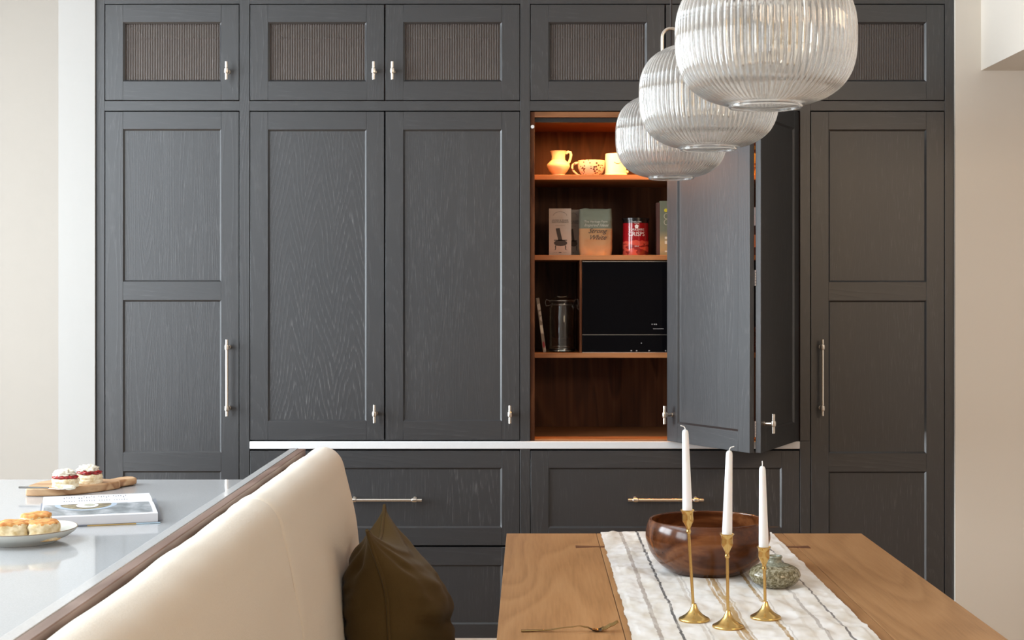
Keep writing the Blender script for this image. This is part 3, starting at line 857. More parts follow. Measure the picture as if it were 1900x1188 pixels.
put('brown_band', MB().box(-.0402, .0402, -.0202, .0302, 0, z1 * .62), plain('dark_band', (.05, .02, .015), .5), o, local=True)
put('orange_print', MB().lathe([(0, 0), (.024, 0)], 24).xf(lambda p: Vector((p.x, -.0208, z1 * .30 + p.y))), plain('orange_print', (.60, .25, .11), .5), o, local=True)
o = thing('wicker_basket', 'brown wicker basket glimpsed low between the two folded doors', 'basket', (wx(1420, yg), yg, S3))
bm_ = MB()
for k in range(9):
    rr = .058 + .002 * k
    bm_.tube([(rr * cos(a) + .0, rr * sin(a), .006 + .0105 * k + .002 * (-1) ** q) for q, a in enumerate([2 * pi * t / 24 for t in range(25)])], .0052, 6)
put('woven_side', bm_, speckle('wicker', (.36, .16, .07), (.12, .05, .02), 200, .7), o, local=True)
put('basket_floor', MB().lathe([(0, 0), (.058, 0), (.058, .006), (0, .006)], 24), M['walnuth'], o, local=True)

# niche: leaning booklet and clip-top jar
yn = 5.80
p0 = Vector((wx(1008.5, yn), 0, S3)); p1 = Vector((wx(995.5, yn), 0, wz(553, yn)))
ang = math.atan2(p0.x - p1.x, p1.z - p0.z); ln = (p1 - p0).length
o = thing('leaning_booklet', 'pale booklet leaning on the pantry side beside the glass jar', 'book', (p0.x + .004, yn, S3))
o.rotation_euler = (0, -ang, 0)
put('cover', MB().box(-.006, .006, -.055, .09, 0, ln), speckle('mottled_cover', (.26, .20, .15), (.55, .46, .38), 30, .7), o, local=True, bevel=.0008)
put('spine_label', MB().box(-.0045, .0045, -.0556, -.055, ln * .36, ln * .50), M['cream2'], o, local=True)
put('red_badge', MB().lathe([(0, 0), (.0042, 0)], 16).xf(lambda p: Vector((p.x, -.0557, ln * .14 + p.y * 3))), plain('red_badge', (.30, .02, .03), .5), o, local=True)

jx = wx(1042.5, yn); jr = .0485
o = thing('clip_top_jar', 'empty clip-top glass jar in the small niche beside the oven', 'jar', (jx, yn, S3))
jh = wz(562, yn) - S3
put('glass_body', MB().lathe([(0, .001), (.046, .001), (jr + .002, .004), (jr + .002, .012), (jr, .018), (jr, jh - .02), (jr - .006, jh - .008), (jr - .006, jh), (jr - .010, jh), (jr - .010, jh - .01), (jr - .005, jh - .022), (jr - .005, .014), (0, .008)], 48), M['jarglass'], o, local=True)
put('lid', MB().lathe([(jr - .011, jh + .002), (jr, jh + .002), (jr, jh + .012), (jr - .008, jh + .016), (.026, jh + .020), (.022, jh + .026), (0, jh + .028)], 48), M['jarglass'], o, local=True)
wr = MB()
def circ(r, z): return [(r * cos(a), r * sin(a), z) for a in [2 * pi * k / 32 for k in range(33)]]
wr.tube(circ(jr + .0012, jh + .008), .0012, 6); wr.tube(circ(jr - .003, jh - .008), .0012, 6)
wr.tube([(jr, 0, jh + .010), (jr + .012, 0, jh + .014), (jr + .015, 0, jh - .004), (jr + .010, 0, jh - .018), (jr + .006, 0, jh - .006)], .0014, 6)
wr.tube([(jr + .010, 0, jh - .018), (jr + .026, 0, jh - .040)], .0014, 6)
wr.tube([(-jr, 0, jh + .008), (-jr - .011, 0, jh + .013), (-jr - .015, 0, jh + .002), (-jr - .012, 0, jh - .012), (-jr + .003, 0, jh - .010)], .0016, 6)
put('wire_clip', wr, M['steel'], o, local=True)

# ------------------------------------------------------------------ island
YE = F * .566 / (890 - VY)      # far edge of the island
ZI = H - .566
o = thing('kitchen_island', 'kitchen island with a polished grey stone top behind the cream bench', 'island', (-1.3, 3.2, 0))
put('worktop', MB().box(-1.95, -.745, 1.5, YE, ZI - .03, ZI), M['quartz'], o, bevel=.0025)
put('island_base', MB().box(-1.85, -.80, 1.6, YE - .06, 0, ZI - .0305), M['pv'], o)
put('upstand', MB().box(-.724, -.7005, 1.5, YE + .0, 0, H - .471), M['quartzm'], o, bevel=.0015)
put('upstand_link', MB().box(-.746, -.7235, 1.5, YE, ZI - .030, ZI), M['quartz'], o)

# ------------------------------------------------------------------ bench
YBE = 4.575; YN = 1.55; SEAM = 3.385
b = thing('banquette_bench', 'cream boucle banquette bench with a high back along the island', 'bench', (-.4, 3.1, 0))
put('back_board', MB().box(-.6998, -.677, YN, YBE - .006, 0, H - .4715), M['brownpanel'], b, bevel=.002)
ctrl = [(-.672, .40), (-.674, .60), (-.674, .80), (-.674, .94), (-.672, .975), (-.660, .999), (-.640, 1.011), (-.620, 1.0135), (-.602, 1.010), (-.584, 1.000),
        (-.569, .983), (-.5595, .962), (-.553, .935), (-.544, .90), (-.529, .83), (-.514, .735), (-.500, .62), (-.490, .52), (-.484, .40)]


def catmull(P, n):
    out = []
    for i in range(len(P) - 1):
        a, b_, c, d = P[max(i - 1, 0)], P[i], P[i + 1], P[min(i + 2, len(P) - 1)]
        for k in range(n):
            t = k / n
            out.append(tuple(.5 * (2 * b_[j] + (c[j] - a[j]) * t + (2 * a[j] - 5 * b_[j] + 4 * c[j] - d[j]) * t * t + (3 * b_[j] - a[j] - 3 * c[j] + d[j]) * t ** 3) for j in range(2)))
    out.append(P[-1]); return out


prof = catmull(ctrl, 4); cxm, czm = -.60, .72
ys = [YN + (YBE - YN) * k / 150 for k in range(151)]
extra = [SEAM + d for d in (-.012, -.007, -.003, 0, .003, .007, .012)] + [YBE - d for d in (.001, .003, .007, .012, .018, .025)]
ys = sorted(set(ys + extra))
def ease(t): return 1 - sqrt(max(0, 1 - (1 - t) ** 2)) if t < 1 else 0


m = MB(); NP = len(prof)
for y in ys:
    e = ease((YBE - y) / .030) * .020 + ease((y - YN) / .03) * .02
    g = .0075 * math.exp(-((y - SEAM) / .0075) ** 2) - .004 * math.exp(-((y - SEAM - .05) / .05) ** 2) - .003 * math.exp(-((y - SEAM + .05) / .05) ** 2)
    for i, (x, z) in enumerate(prof):
        nx, nz = x - cxm, (z - max(.93, czm)) if z > .93 else 0.0
        l_ = sqrt(nx * nx + nz * nz) or 1
        wv = .0035 * noise.noise(Vector((x * 4, y * 3.0, z * 4))) + .002 * noise.noise(Vector((x * 14, y * 9, z * 12)))
        back = 0 if x < -.668 else 1
        k = (-(e + g) + wv) * back
        m.v.append((x + nx / l_ * k, y, z + nz / l_ * k))
for j in range(len(ys) - 1):
    for i in range(NP - 1): m.f.append((j * NP + i, j * NP + i + 1, (j + 1) * NP + i + 1, (j + 1) * NP + i)); m.m.append(0)
m.f.append(tuple(range(NP))); m.m.append(0); m.f.append(tuple((len(ys) - 1) * NP + i for i in range(NP))); m.m.append(0)
put('back_cushion', m, M['boucle'], b, smooth=50)
# the seam thread lies in the groove
sm = [(x + (x - cxm) / max(.02, abs(x - cxm)) * -.0036, SEAM + .004 * sin(z * 9), z - (.003 if z > .97 else 0)) for x, z in prof[4 * 10:]]
put('seam', MB().tube(sm, .0016, 6), M['thread'], b)
m = MB(); seatz = H - (1184 - VY) * YBE / F
def seatfn(u, v):
    y = YN + (YBE - .004 - YN) * v; x = -.505 + .47 * u
    z = seatz - .03 * (max(0, (u - .93) / .07)) ** 2
    return (x, y, z)
m.grid(24, 60, seatfn); nb = len(m.v)
m2 = MB().box(-.505, -.037, YN, YBE - .004, .28, seatz - .031)
put('seat_cushion', MB().add(m.v, m.f).add(m2.v, m2.f), M['boucle'], b, smooth=50)
put('bench_base', MB().box(-.672, -.09, YN, YBE - .02, 0, .2795), M['pv'], b)

# ------------------------------------------------------------------ pillow
PY = 4.165
def pillow():
    a, bb = .235, .222
    o = thing('olive_cushion', 'olive brown linen cushion leaning on the cream bench', 'cushion', (-.36, PY, seatz))
    zc = seatz + .205
    def pos(u, v, side):
        uu = u * (1 - .15 * cos(v * pi / 2)); vv = v * (1 - .10 * cos(u * pi / 2) * (1 if v > 0 else .35))
        q = max(0.0, (1 - u * u)) * max(0.0, (1 - v * v))
        T = (.150 if side > 0 else .150) * (1 - .30 * v)
        th = T * q ** .44
        for cu in (-1, 1): th *= 1 - .62 * math.exp(-(((u - cu) / .34) ** 2 + ((v - 1) / .46) ** 2))
        Y = a * uu; Z = bb * vv
        # creases
        n_ = noise.noise(Vector((u * 1.6 + side * 5, v * 2.5, 1.3))) * .010 + noise.noise(Vector((u * 2.5, v * 6.5 + u * 1.5, 4 + side))) * .010
        cr = 0
        for cu in (-1, 1):
            du, dv = u - cu, v - 1; rr = sqrt(du * du + dv * dv); an = math.atan2(-dv, -cu * du)
            cr += .010 * math.exp(-(rr / .75) ** 2) * sin(an * 11 + cu) * min(1, rr * 2.5)
        cr += .014 * math.exp(-((v + .28 + .12 * u) / .07) ** 2) * -1 * (1 - u * u) + .016 * math.exp(-((v + .62 - .1 * u) / .06) ** 2) * -1
        th2 = max(0, th + (n_ + cr) * min(1, q * 3))
        lean = -.405 + (1 - vv) * .034 - .012 * (vv > 0) * vv
        X = lean + side * th2
        dip = .040 * (1 - u * u) ** 1.5 * (v > 0) * v
        # near edge swings a little, top near corner stands up
        return (X + .006 * sin(v * 5) * abs(u), PY + Y, zc + Z - dip)
    N = 70
    def m_(t):
        t = 2 * t - 1; return math.copysign(1 - (1 - abs(t)) ** 1.6, t)
    m = MB()
    m.grid(N, N, lambda i, j: pos(m_(i), m_(j), 1)); m.grid(N, N, lambda i, j: pos(m_(i), m_(j), -1))
    zmin = seatz + .001
    m.xf(lambda p: Vector((max(p.x, -.543 + (0.955 - p.z) * .115), p.y, max(p.z, zmin))))
    bm2 = bmesh.new()
    ob = put('cover', m, M['pillow'], o, smooth=80)
    bm2.from_mesh(ob.data); bmesh.ops.remove_doubles(bm2, verts=bm2.verts, dist=.0004); bmesh.ops.recalc_face_normals(bm2, faces=bm2.faces); bm2.to_mesh(ob.data); bm2.free()
    ob.data.polygons.foreach_set('use_smooth', [True] * len(ob.data.polygons))
    loop = [(-1, 1 - 2 * k / 30) for k in range(30)] + [(-1 + 2 * k / 30, -1) for k in range(30)] + [(1, -1 + 2 * k / 30) for k in range(30)] + [(1 - 2 * k / 30, 1) for k in range(31)]
    pts = []
    for (u, v) in loop:
        p = pos(u, v, 1); pts.append((p[0], p[1], max(p[2], zmin + .003)))
    put('seam', MB().tube(pts, .0046, 8, flat=1), M['pillow'], o)


pillow()

# ------------------------------------------------------------------ dining table
ZTB = .75; YT = F * (H - ZTB) / (990 - VY); TX0, TX1 = -.0685, 1.003; YT0 = 1.75
t = thing('dining_table', 'oiled oak dining table with dark butterfly inlays', 'table', (.47, 3.1, 0))
seams = [TX0, .2025, .48, .765, TX1]
for i, (a, c) in enumerate(zip(seams, seams[1:])):
    put('plank', MB().box(a + (.0006 if i else 0), c - (.0006 if i < 3 else 0), YT0, YT, ZTB - .045, ZTB), M['oak'] if i % 2 == 0 else M['oak2'], t, loc=((a + c) / 2 + (.03 if i == 0 else -.02), 3.0 + .37 * i, ZTB - .02 * i), bevel=.0012)
for px0, px1, py in [(1068, 1146, 1015), (1424, 1502, 1015.5)]:
    yk = F * (H - ZTB) / (py - VY); x0, x1 = wx(px0, yk), wx(px1, yk); xm = (x0 + x1) / 2
    put('butterfly_inlay', MB().prism([(x0, yk - .022), (xm, yk - .009), (x1, yk - .022), (x1, yk + .022), (xm, yk + .009), (x0, yk + .022)], ZTB - .01, ZTB + .0006), M['inlay'], t)
for lx in (TX0 + .10, TX1 - .18):
    for ly in (YT0 + .12, YT - .22):
        put('leg', MB().box(lx, lx + .08, ly, ly + .08, 0, ZTB - .0455), M['oak2'], t, bevel=.004)
put('apron', MB().box(TX0 + .11, TX1 - .11, YT - .17, YT - .14, ZTB - .13, ZTB - .046).box(TX0 + .11, TX1 - .11, YT0 + .14, YT0 + .17, ZTB - .13, ZTB - .046), M['oak2'], t)

# ------------------------------------------------------------------ runner
RX0, RX1 = .216, .732; RC = (RX0 + RX1) / 2
def runner():
    m = MB(); nx, ny = 130, 330; L = YT - YT0 - .1; hang = .16; rr = .010
    def edge(y, s): return .0045 * noise.noise(Vector((s * 7, y * 16, 0))) + .0025 * noise.noise(Vector((s * 9, y * 55, 2)))
    def fn(u, v):
        d = v * (L + hang)
        yy = YT0 + .1 + d
        x0 = RX0 + edge(yy, 1); x1 = RX1 + edge(yy, 2); x = x0 + (x1 - x0) * u
        h = .0022 + .0085 * max(0, noise.noise(Vector((x * 16, yy * 7, 0))) + .15) ** 1.2 + .0052 * max(0, noise.noise(Vector((x * 34, yy * 26, 5)))) 
        h += .0042 * max(0, noise.noise(Vector((x * 9, yy * 30, 9))))
        ed = min(u, 1 - u)
        if ed < .03: h = h * .6 + .0008
        for cx, cy, cr in FLAT:
            dd = sqrt((x - cx) ** 2 + (yy - cy) ** 2)
            if dd < cr + .03: h = .0022 + (h - .0022) * max(0, min(1, (dd - cr) / .03))
        if yy < YT: return (x, yy, ZTB + h)
        s = yy - YT
        ra = .004 + h; q = ra * pi / 2
        if s < q: return (x, YT + ra * sin(s / ra), ZTB - .002 + ra * cos(s / ra))
        return (x, YT + ra + .002 * noise.noise(Vector((x * 20, s * 9, 3))), ZTB - .002 - (s - q))
    m.grid(nx, ny, fn)
    # underside sheet
    v2 = [(x, y - (.0011 if y > YT else 0), z - (.0014 if y <= YT else 0)) for x, y, z in m.v]
    m.add(v2, [f[::-1] for f in m.f])
    tag(put('table_runner', m, M['runner'], loc=(RC, 3.2, ZTB), smooth=80), 'wrinkled off-white linen runner with ochre and charcoal stripes on the oak table', 'runner')


def tp(px, py, z=ZTB):
    y = F * (H - z) / (py - VY); return wx(px, y), y


BX, BY = tp(1313, 1063); BR = .161
VXX, VYY = tp(1437.5, 1090)
CS = [tp(1288, 1153.5), tp(1351, 1166.5), tp(1420.5, 1149.5)]
FLAT = [(BX, BY, .09), (VXX, VYY, .05)] + [(a, b_, .038) for a, b_ in CS]
runner()
ZR = ZTB + .0024

# ------------------------------------------------------------------ bowl, vase
prof = [(0, 0), (.082, 0), (.094, .003), (.122, .020), (.147, .050), (.1595, .083), (.1605, .100), (.1565, .122), (.1515, .1345), (.148, .1375), (.1445, .1345), (.147, .12), (.149, .095), (.143, .065), (.122, .036), (.08, .018), (0, .014)]
pr = catmull(prof, 3)
tag(put('wooden_bowl', MB().lathe([(max(0, r), z) for r, z in pr], 72), M['bowl'], loc=(BX, BY, ZR), local=True), 'large polished dark wood bowl on the striped runner', 'bowl')
prof = [(0, 0), (.032, 0), (.040, .002), (.055, .012), (.0625, .026), (.0625, .034), (.055, .045), (.036, .054), (.021, .0585), (.0168, .062), (.0165, .068), (.0185, .0715), (.0185, .0745), (.0165, .076), (.0145, .074), (.0135, .064), (.0145, .055), (0, .05)]
pr = catmull(prof, 3)
tag(put('bud_vase', MB().lathe([(max(0, r), z) for r, z in pr], 56), M['vase'], loc=(VXX, VYY, ZR), local=True), 'small squat mottled green bud vase beside the wooden bowl', 'vase')

# ------------------------------------------------------------------ candlesticks
def candlestick(i, hgt, shear, label, clabel, ctop, wickdir, chgt):
    x, y = CS[i]
    o = thing('candlestick', label, 'candlestick', (x, y, ZR), group='brass candlesticks on the runner')
    base = [(0, 0), (.0335, 0), (.0345, .0015), (.0345, .0035), (.033, .0055), (.026, .009), (.018, .0145), (.011, .022), (.0065, .031), (.0048, .037), (0, .037)]
    put('base', MB().lathe(base, 40, shear=0), M['brass'], o, local=True)
    sh = shear
    z0, z1 = .0365, hgt - .052
    put('stem', MB().lathe([(0, z0), (.0034, z0), (.0034, z1), (0, z1)], 16, shear=sh), M['brass'], o, local=True)
    c = [(0, -.0525), (.0042, -.0525), (.0055, -.050), (.0055, -.0475), (.0044, -.045), (.0048, -.040), (.0085, -.032), (.0118, -.026), (.0128, -.020), (.0122, -.012), (.0132, -.004), (.0158, -.0015), (.0158, 0), (.0138, 0), (.0128, -.003), (.0112, -.008), (0, -.010)]
    put('cup', MB().lathe([(r, hgt + z) for r, z in c], 36, shear=sh), M['brass'], o, local=True)
    cx, cz = x + sh * (hgt - .009), ZR + hgt - .0095
    k = thing('taper_candle', clabel, 'candle', (cx, y, cz), group='white taper candles')
    hh = chgt + .0095
    prof = [(0, 0), (.0108, 0), (.0110, .001), (.0108, .02), (.0072, hh - .010), (.0066, hh - .005), (.0048, hh - .0015), (.0015, hh), (0, hh)]
    put('wax', MB().lathe(prof, 28, shear=ctop), M['wax'], k, local=True)
    bx = ctop * hh
    put('wick', MB().tube([(bx + wickdir * a, 0, hh - .001 + c_) for a, c_ in [(0, 0), (.0005, .004), (.003, .0075), (.007, .0085), (.0105, .0095)]] if wickdir else [(bx, 0, hh - .001), (bx + .0004, 0, hh + .005), (bx - .0002, 0, hh + .011)], .0011, 8), M['wick'], k, local=True)


def zpx(i, py): return H - (py - VY) * CS[i][1] / F
candlestick(0, zpx(0, 946) - ZR, -.062, 'tallest brass candlestick, leaning a little, in front of the wooden bowl', 'white taper candle in the tallest brass candlestick', -.028, -1, zpx(0, 797) - zpx(0, 946))
candlestick(1, zpx(1, 990.5) - ZR, -.012, 'mid-height brass candlestick between the tallest and the shortest one', 'white taper candle in the mid-height brass candlestick', .026, 1, zpx(1, 836) - zpx(1, 990.5))
candlestick(2, zpx(2, 1014.5) - ZR, -.026, 'shortest brass candlestick, in front of the green vase', 'white taper candle in the shortest brass candlestick', -.018, 0, zpx(2, 865) - zpx(2, 1014.5))

# ------------------------------------------------------------------ fork
def fork():
    x0, y0 = tp(967, 1173); L = .2085
    o = thing('brass_fork', 'aged brass fork lying on the oak beside the runner', 'fork', (x0, y0, ZTB), .03)
    zs = [(0, .0025), (.25, .0035), (.5, .0095), (.60, .0120), (.68, .0090), (.74, .0035), (.79, .0025), (.86, .0075), (.93, .0145), (1, .0215)]
    def zz(t):
        for (a, za), (b_, zb_) in zip(zs, zs[1:]):
            if t <= b_:
                q = (t - a) / (b_ - a); q = q * q * (3 - 2 * q); return za + (zb_ - za) * q
        return zs[-1][1]
    m = MB()
    hp = [(L * t, 0, zz(t)) for t in [k / 40 * .70 for k in range(41)]]
    ws = [.0052 - .0030 * min(1, k / 28) + (.0016 * max(0, (k - 34) / 6)) for k in range(41)]
    m.tube(hp, ws, 10, flat=.42)
    put('handle', m, M['oldbrass'], o, local=True)
    m = MB(); n = 20
    def hd(u, v):
        t = .69 + .16 * v; wd = .003 + .0085 * sin(min(1, v * 1.4) * pi / 2)
        return (L * t, wd * (2 * u - 1), zz(t) + .0012 * abs(2 * u - 1) ** 2)
    b0 = MB().grid(9, n, hd)
    m.add(b0.v, b0.f); m.add([(x, y, z - .0016) for x, y, z in b0.v], [f[::-1] for f in b0.f])
    for k in range(4):
        yy = -.0095 + k * .0063333
        m.tube([(L * t, yy * (1 - .08 * (t - .83)), zz(t) - .0004) for t in [.83 + .17 * q / 10 for q in range(11)]], [.0017] * 8 + [.0014, .0011, .0006], 6)
    put('tines', m, M['oldbrass'], o, local=True)


fork()

# ------------------------------------------------------------------ things on the island
def ip(px, py, z=0): 
    y = F * (H - ZI - z) / (py - VY); return wx(px, y), y


# bread board
o = thing('bread_board', 'olive wood paddle board holding two cream scones on the island', 'board', (-1.29, 4.30, ZI))
body = [(-1.402, 4.200), (-1.372, 4.192), (-1.318, 4.200), (-1.262, 4.240), (-1.215, 4.300), (-1.186, 4.352), (-1.186, 4.385), (-1.205, 4.402),
        (-1.26, 4.425), (-1.33, 4.425), (-1.385, 4.40), (-1.412, 4.35), (-1.416, 4.27)]
m = MB().prism(body, ZI + .0005, ZI + .0225)
put('board_body', m, M['olive'], o, bevel=.004, seg=3)
hn = [(-1.212, 4.365), (-1.188, 4.372), (-1.176, 4.405), (-1.160, 4.425), (-1.158, 4.452), (-1.172, 4.478), (-1.196, 4.482), (-1.214, 4.462), (-1.222, 4.43), (-1.235, 4.405)]
put('board_handle', MB().prism(hn, ZI + .002, ZI + .0222), M['olive'], o, bevel=.006, seg=3)

ZB = ZI + .0226
def lump(c, r, h, amp, seed, n=40, tilt=0):
    """lumpy drum"""
    m = MB(); prof = [(0, 0), (r * .90, 0), (r * .97, h * .10), (r, h * .35), (r * .97, h * .48), (r * 1.0, h * .62), (r * .98, h * .85), (r * .88, h * .98), (r * .6, h * 1.03), (r * .3, h * 1.05), (0, h * 1.05)]
    pr = catmull(prof, 3)
    m.lathe([(max(0, a), b_) for a, b_ in pr], n)
    def d(p):
        q = noise.noise(Vector((p.x * 45 + seed, p.y * 45, p.z * 70))) * amp + noise.noise(Vector((p.x * 110, p.y * 110 + seed, p.z * 150))) * amp * .5
        l = sqrt(p.x ** 2 + p.y ** 2) or 1
        zz = p.z if p.z < 1e-5 else max(0, p.z + q * .7)
        return Vector((p.x * (1 + q / l * min(1, l / r)), p.y * (1 + q / l * min(1, l / r)), zz))
    return m.xf(d)


def cream_scone(px0, px1, pyb, label, seed, hs=1.0):
    yy = F * (H - ZB) / (pyb - VY); r = (px1 - px0) / 2 * yy / F; x = wx((px0 + px1) / 2, yy)
    o = thing('cream_scone', label, 'scone', (x, yy, ZB), group='halved scones on the board')
    put('scone_half', lump(None, r, .026 * hs, .0035, seed), M['crumb'], o, local=True, smooth=70)
    j = MB().sphere((0, 0, .030 * hs), r * .94, 36, 16, (1, 1, .26), lambda d: 1 + .20 * noise.noise(d * 3.5 + Vector((seed, 0, 0))) + .10 * noise.noise(d * 9 + Vector((seed, 0, 0))))
    put('jam', j, M['jam'], o, local=True, smooth=80)
    c = MB().sphere((-.003, 0, .038 * hs), r * .74, 40, 24, (1.05, 1, .52), lambda d: 1 + .38 * noise.noise(d * 3.2 + Vector((seed, 1, 0))) + .16 * noise.noise(d * 7 + Vector((0, seed, 0))))
    put('cream', c, M['creamy'], o, local=True, smooth=80)


cream_scone(97, 146, 903.5, 'jam and cream scone at the knife tip, lower of the pair on the board', 2.0, .92)
cream_scone(143, 190, 896, 'jam and cream scone nearer the board handle, higher of the pair', 9.0, 1.0)
# knife
xk0, yk0 = ip(42, 906.5, .024); xk1, yk1 = ip(139, 908, .024)
o = thing('butter_knife', 'dark butter knife with a cream-smeared tip on the board', 'knife', ((xk0 + xk1) / 2, (yk0 + yk1) / 2, ZB))
kd = Vector((xk1 - xk0, yk1 - yk0, 0)); kl = kd.length; o.rotation_euler = (0, 0, math.atan2(kd.y, kd.x))
put('handle', MB().tube([(-kl / 2 - .01, 0, .0042), (-kl / 4, 0, .0042), (0, 0, .004)], [.0042, .0036, .0026], 10, flat=.7), plain('dark_steel', (.12, .11, .10), .3, metal=1.0), o, local=True)
put('blade', MB().prism([(0, -.003), (kl * .2, -.006), (kl * .42, -.007), (kl * .5, -.002), (kl * .5, .003), (0, .003)], .0012, .0026), M['steel'], o, local=True)
put('cream_smear', MB().sphere((kl * .40, -.002, .0062), .016, 24, 14, (1.1, .62, .42), lambda d: 1 + .25 * noise.noise(d * 3 + Vector((3, 0, 0)))), M['creamy'], o, local=True, smooth=80)


# cookbook: spine axis along local x, near page block thick
def cookbook():
    bx, by = -1.117, 3.909; rz = radians(17)
    o = thing('open_cookbook', 'open cookbook with a photo page beside the scone plate on the island', 'book', (bx, by, ZI), rz)
    W = .137; DN = .250; DF = .172; T = .0245
    def sect(side):
        pts = []; D = DN if side < 0 else DF
        for k in range(25):
            t = k / 24; d = t * D
            if side < 0: z = T - .004 * math.exp(-t * 9) + .0012 * sin(t * pi)
            else: z = T - .004 * math.exp(-t * 9) + .001 * sin(t * pi) - .0035 * t
            pts.append((side * d, z))
        return pts
    for side, nm in ((-1, 'near_pages'), (1, 'far_pages')):
        s = sect(side); m = MB(); n = len(s)
        for sx in (-1, 1):
            m.v += [(sx * W, y, z) for y, z in s] + [(sx * W, y, .004) for y, z in s]
        for k in range(n - 1):
            a = k; b_ = k + 1
            m.f += [(a, b_, 2 * n + b_, 2 * n + a), (n + a, 3 * n + a, 3 * n + b_, n + b_), (a, n + a, n + b_, b_), (2 * n + a, 2 * n + b_, 3 * n + b_, 3 * n + a)]
        m.f += [(n - 1, 2 * n - 1, 4 * n - 1, 3 * n - 1), (0, 2 * n, 3 * n, n)]; m.m += [0] * len(m.f)
        put(nm, m, M['paper'], o, local=True, smooth=30)
        def onpage(u, v, lift=.0005):
            d = v * (DN if side < 0 else DF); k = min(int(v * 24), 23); f = v * 24 - k; z = s[k][1] * (1 - f) + s[k + 1][1] * f
            return (u * W, side * d, z + lift)
        if side < 0:
            m = MB(); m.grid(24, 24, lambda u, v: onpage(-.97 + 1.89 * u, .03 + .87 * v)); put('food_photo', m, M['photo'], o, local=True)
            # dish on the photo: rim, food, small white bowl
            def ell(cu, cv, ru, rv, lift, r0=0.0, n=30):
                m = MB(); 
                for q, rr in enumerate((r0, 1.0)):
                    for k in range(n):
                        a = 2 * pi * k / n; v = min(.9, max(.03, cv + rv * rr * sin(a))); u_ = cu + ru * rr * cos(a)
                        m.v.append(onpage(u_, v, lift))
                m.f = [(k, (k + 1) % n, n + (k + 1) % n, n + k) for k in range(n)]; m.m = [0] * n; return m
            put('dish_rim', ell(-.22, .18, .56, .46, .0008, .82), plain('rim_print', (.32, .38, .45), .5), o, local=True)
            put('dish_food', ell(-.22, .18, .46, .38, .0009), M['food'], o, local=True)
            put('small_bowl', ell(-.20, .26, .20, .20, .0011, .0), plain('bowl_print', (.78, .77, .72), .5), o, local=True)
            put('bowl_inside', ell(-.16, .24, .10, .12, .0013, .0), plain('sauce_print', (.36, .35, .28), .5), o, local=True)
        else:
            m = MB(); q = random.Random(3)
            for c in range(26):
                u0 = -.62 + c * .046
                if c in (5, 13, 19): continue
                va, vb = .18, .18 + q.uniform(.45, .68)
                P = [onpage(u0, va), onpage(u0 + .015, va), onpage(u0 + .015, vb), onpage(u0, vb)]
                m.add(P, [(0, 1, 2, 3)])
            put('printed_lines', m, plain('page_ink', (.12, .12, .14), .7), o, local=True, smooth=0)
    put('cover', MB().box(-W - .006, W + .006, -DN - .004, DF + .006, .0004, .0036), plain('book_cover', (.12, .13, .16), .5), o, local=True, bevel=.0008)
    m = MB().box(-.03, W * .62, -DN - .0046, -DN - .0036, .0006, .0034)
    put('yellow_edge', m, plain('yellow_cloth', (.45, .30, .10), .6), o, local=True)
    put('blue_edge', MB().box(W * .62, W + .0056, -DN - .0046, -DN - .0036, .0006, .0034), plain('blue_cloth', (.42, .56, .66), .6), o, local=True)
    put('cover_flap', MB().add([(W + .002, -DN + .01, .004), (W + .011, -DN + .01, .005), (W + .011, DF * .2, .022), (W + .002, DF * .2, .021), (W + .002, -DN + .01, .0055), (W + .011, -DN + .01, .0065), (W + .011, DF * .2, .0238), (W + .002, DF * .2, .0228)],
        [(0, 1, 2, 3), (4, 7, 6, 5), (0, 4, 5, 1), (1, 5, 6, 2), (2, 6, 7, 3), (3, 7, 4, 0)]), plain('flap_dark', (.16, .17, .19), .5), o, local=True)


n_ = NT('page_block'); v_ = n_.coord((1, 1, 900)); n_.set(color=n_.mix(n_.math('MULTIPLY', n_.noise(v_, 1, 1), .25), (.58, .58, .60), (.46, .46, .51)), rough=.6); M['paper'] = n_.m
n_ = NT('photo_print'); v_ = n_.coord((18, 11, 1)); n_.set(color=n_.ramp(n_.noise(v_, 1, 4, .6, .6), [(.3, (.10, .11, .11)), (.48, (.21, .225, .235)), (.66, (.42, .43, .45))]), rough=.4); M['photo'] = n_.m
n_ = NT('food_print'); v_ = n_.coord((1, 1, 1)); n_.set(color=n_.ramp(n_.noise(v_, 60, 3), [(.35, (.06, .04, .025)), (.5, (.17, .135, .07)), (.66, (.28, .23, .13))]), rough=.4); M['food'] = n_.m
cookbook()

# plate of scones
PX, PYY = -1.157, 3.435
o = thing('stoneware_plate', 'pale grey stoneware plate of plain scones on the island', 'plate', (PX, PYY, ZI))
prof = [(0, .004), (.070, .004), (.070, .0005), (.079, .0005), (.081, .004), (.104, .013), (.120, .024), (.1245, .0305)]
prof2 = [(.1245, .0312), (.1225, .0320), (.1205, .0308), (.116, .0262), (.100, .0165), (.080, .0110), (0, .0105)]
put('dish', MB().lathe(prof, 64).lathe([(.1245, .0305)] + prof2, 64), M['plate'], o, local=True)
put('brown_rim', MB().tube([(.1236 * cos(a), .1236 * sin(a), .0316) for a in [2 * pi * k / 64 for k in range(65)]], .0013, 6), M['platerim'], o, local=True)


def whole_scone(px0, px1, y, label, seed, h=.042):
    r = (px1 - px0) / 2 * y / F; x = wx((px0 + px1) / 2, y)
    m = lump(None, r, h, .0045, seed, 44)
    ob = put('plain_scone', m, M['scone'], loc=(x, y, ZI + .0112), local=True, smooth=70)
    tag(ob, label, 'scone', 'plain scones on the plate')


whole_scone(-9, 57, 3.385, 'golden plain scone cut off by the frame edge, on the plate', 1.0)
whole_scone(51, 111, 3.395, 'golden plain scone in front by the clear side of the plate', 5.0)
whole_scone(39, 96, 3.49, 'golden plain scone at the back of the plate, behind the other two', 11.0, .045)

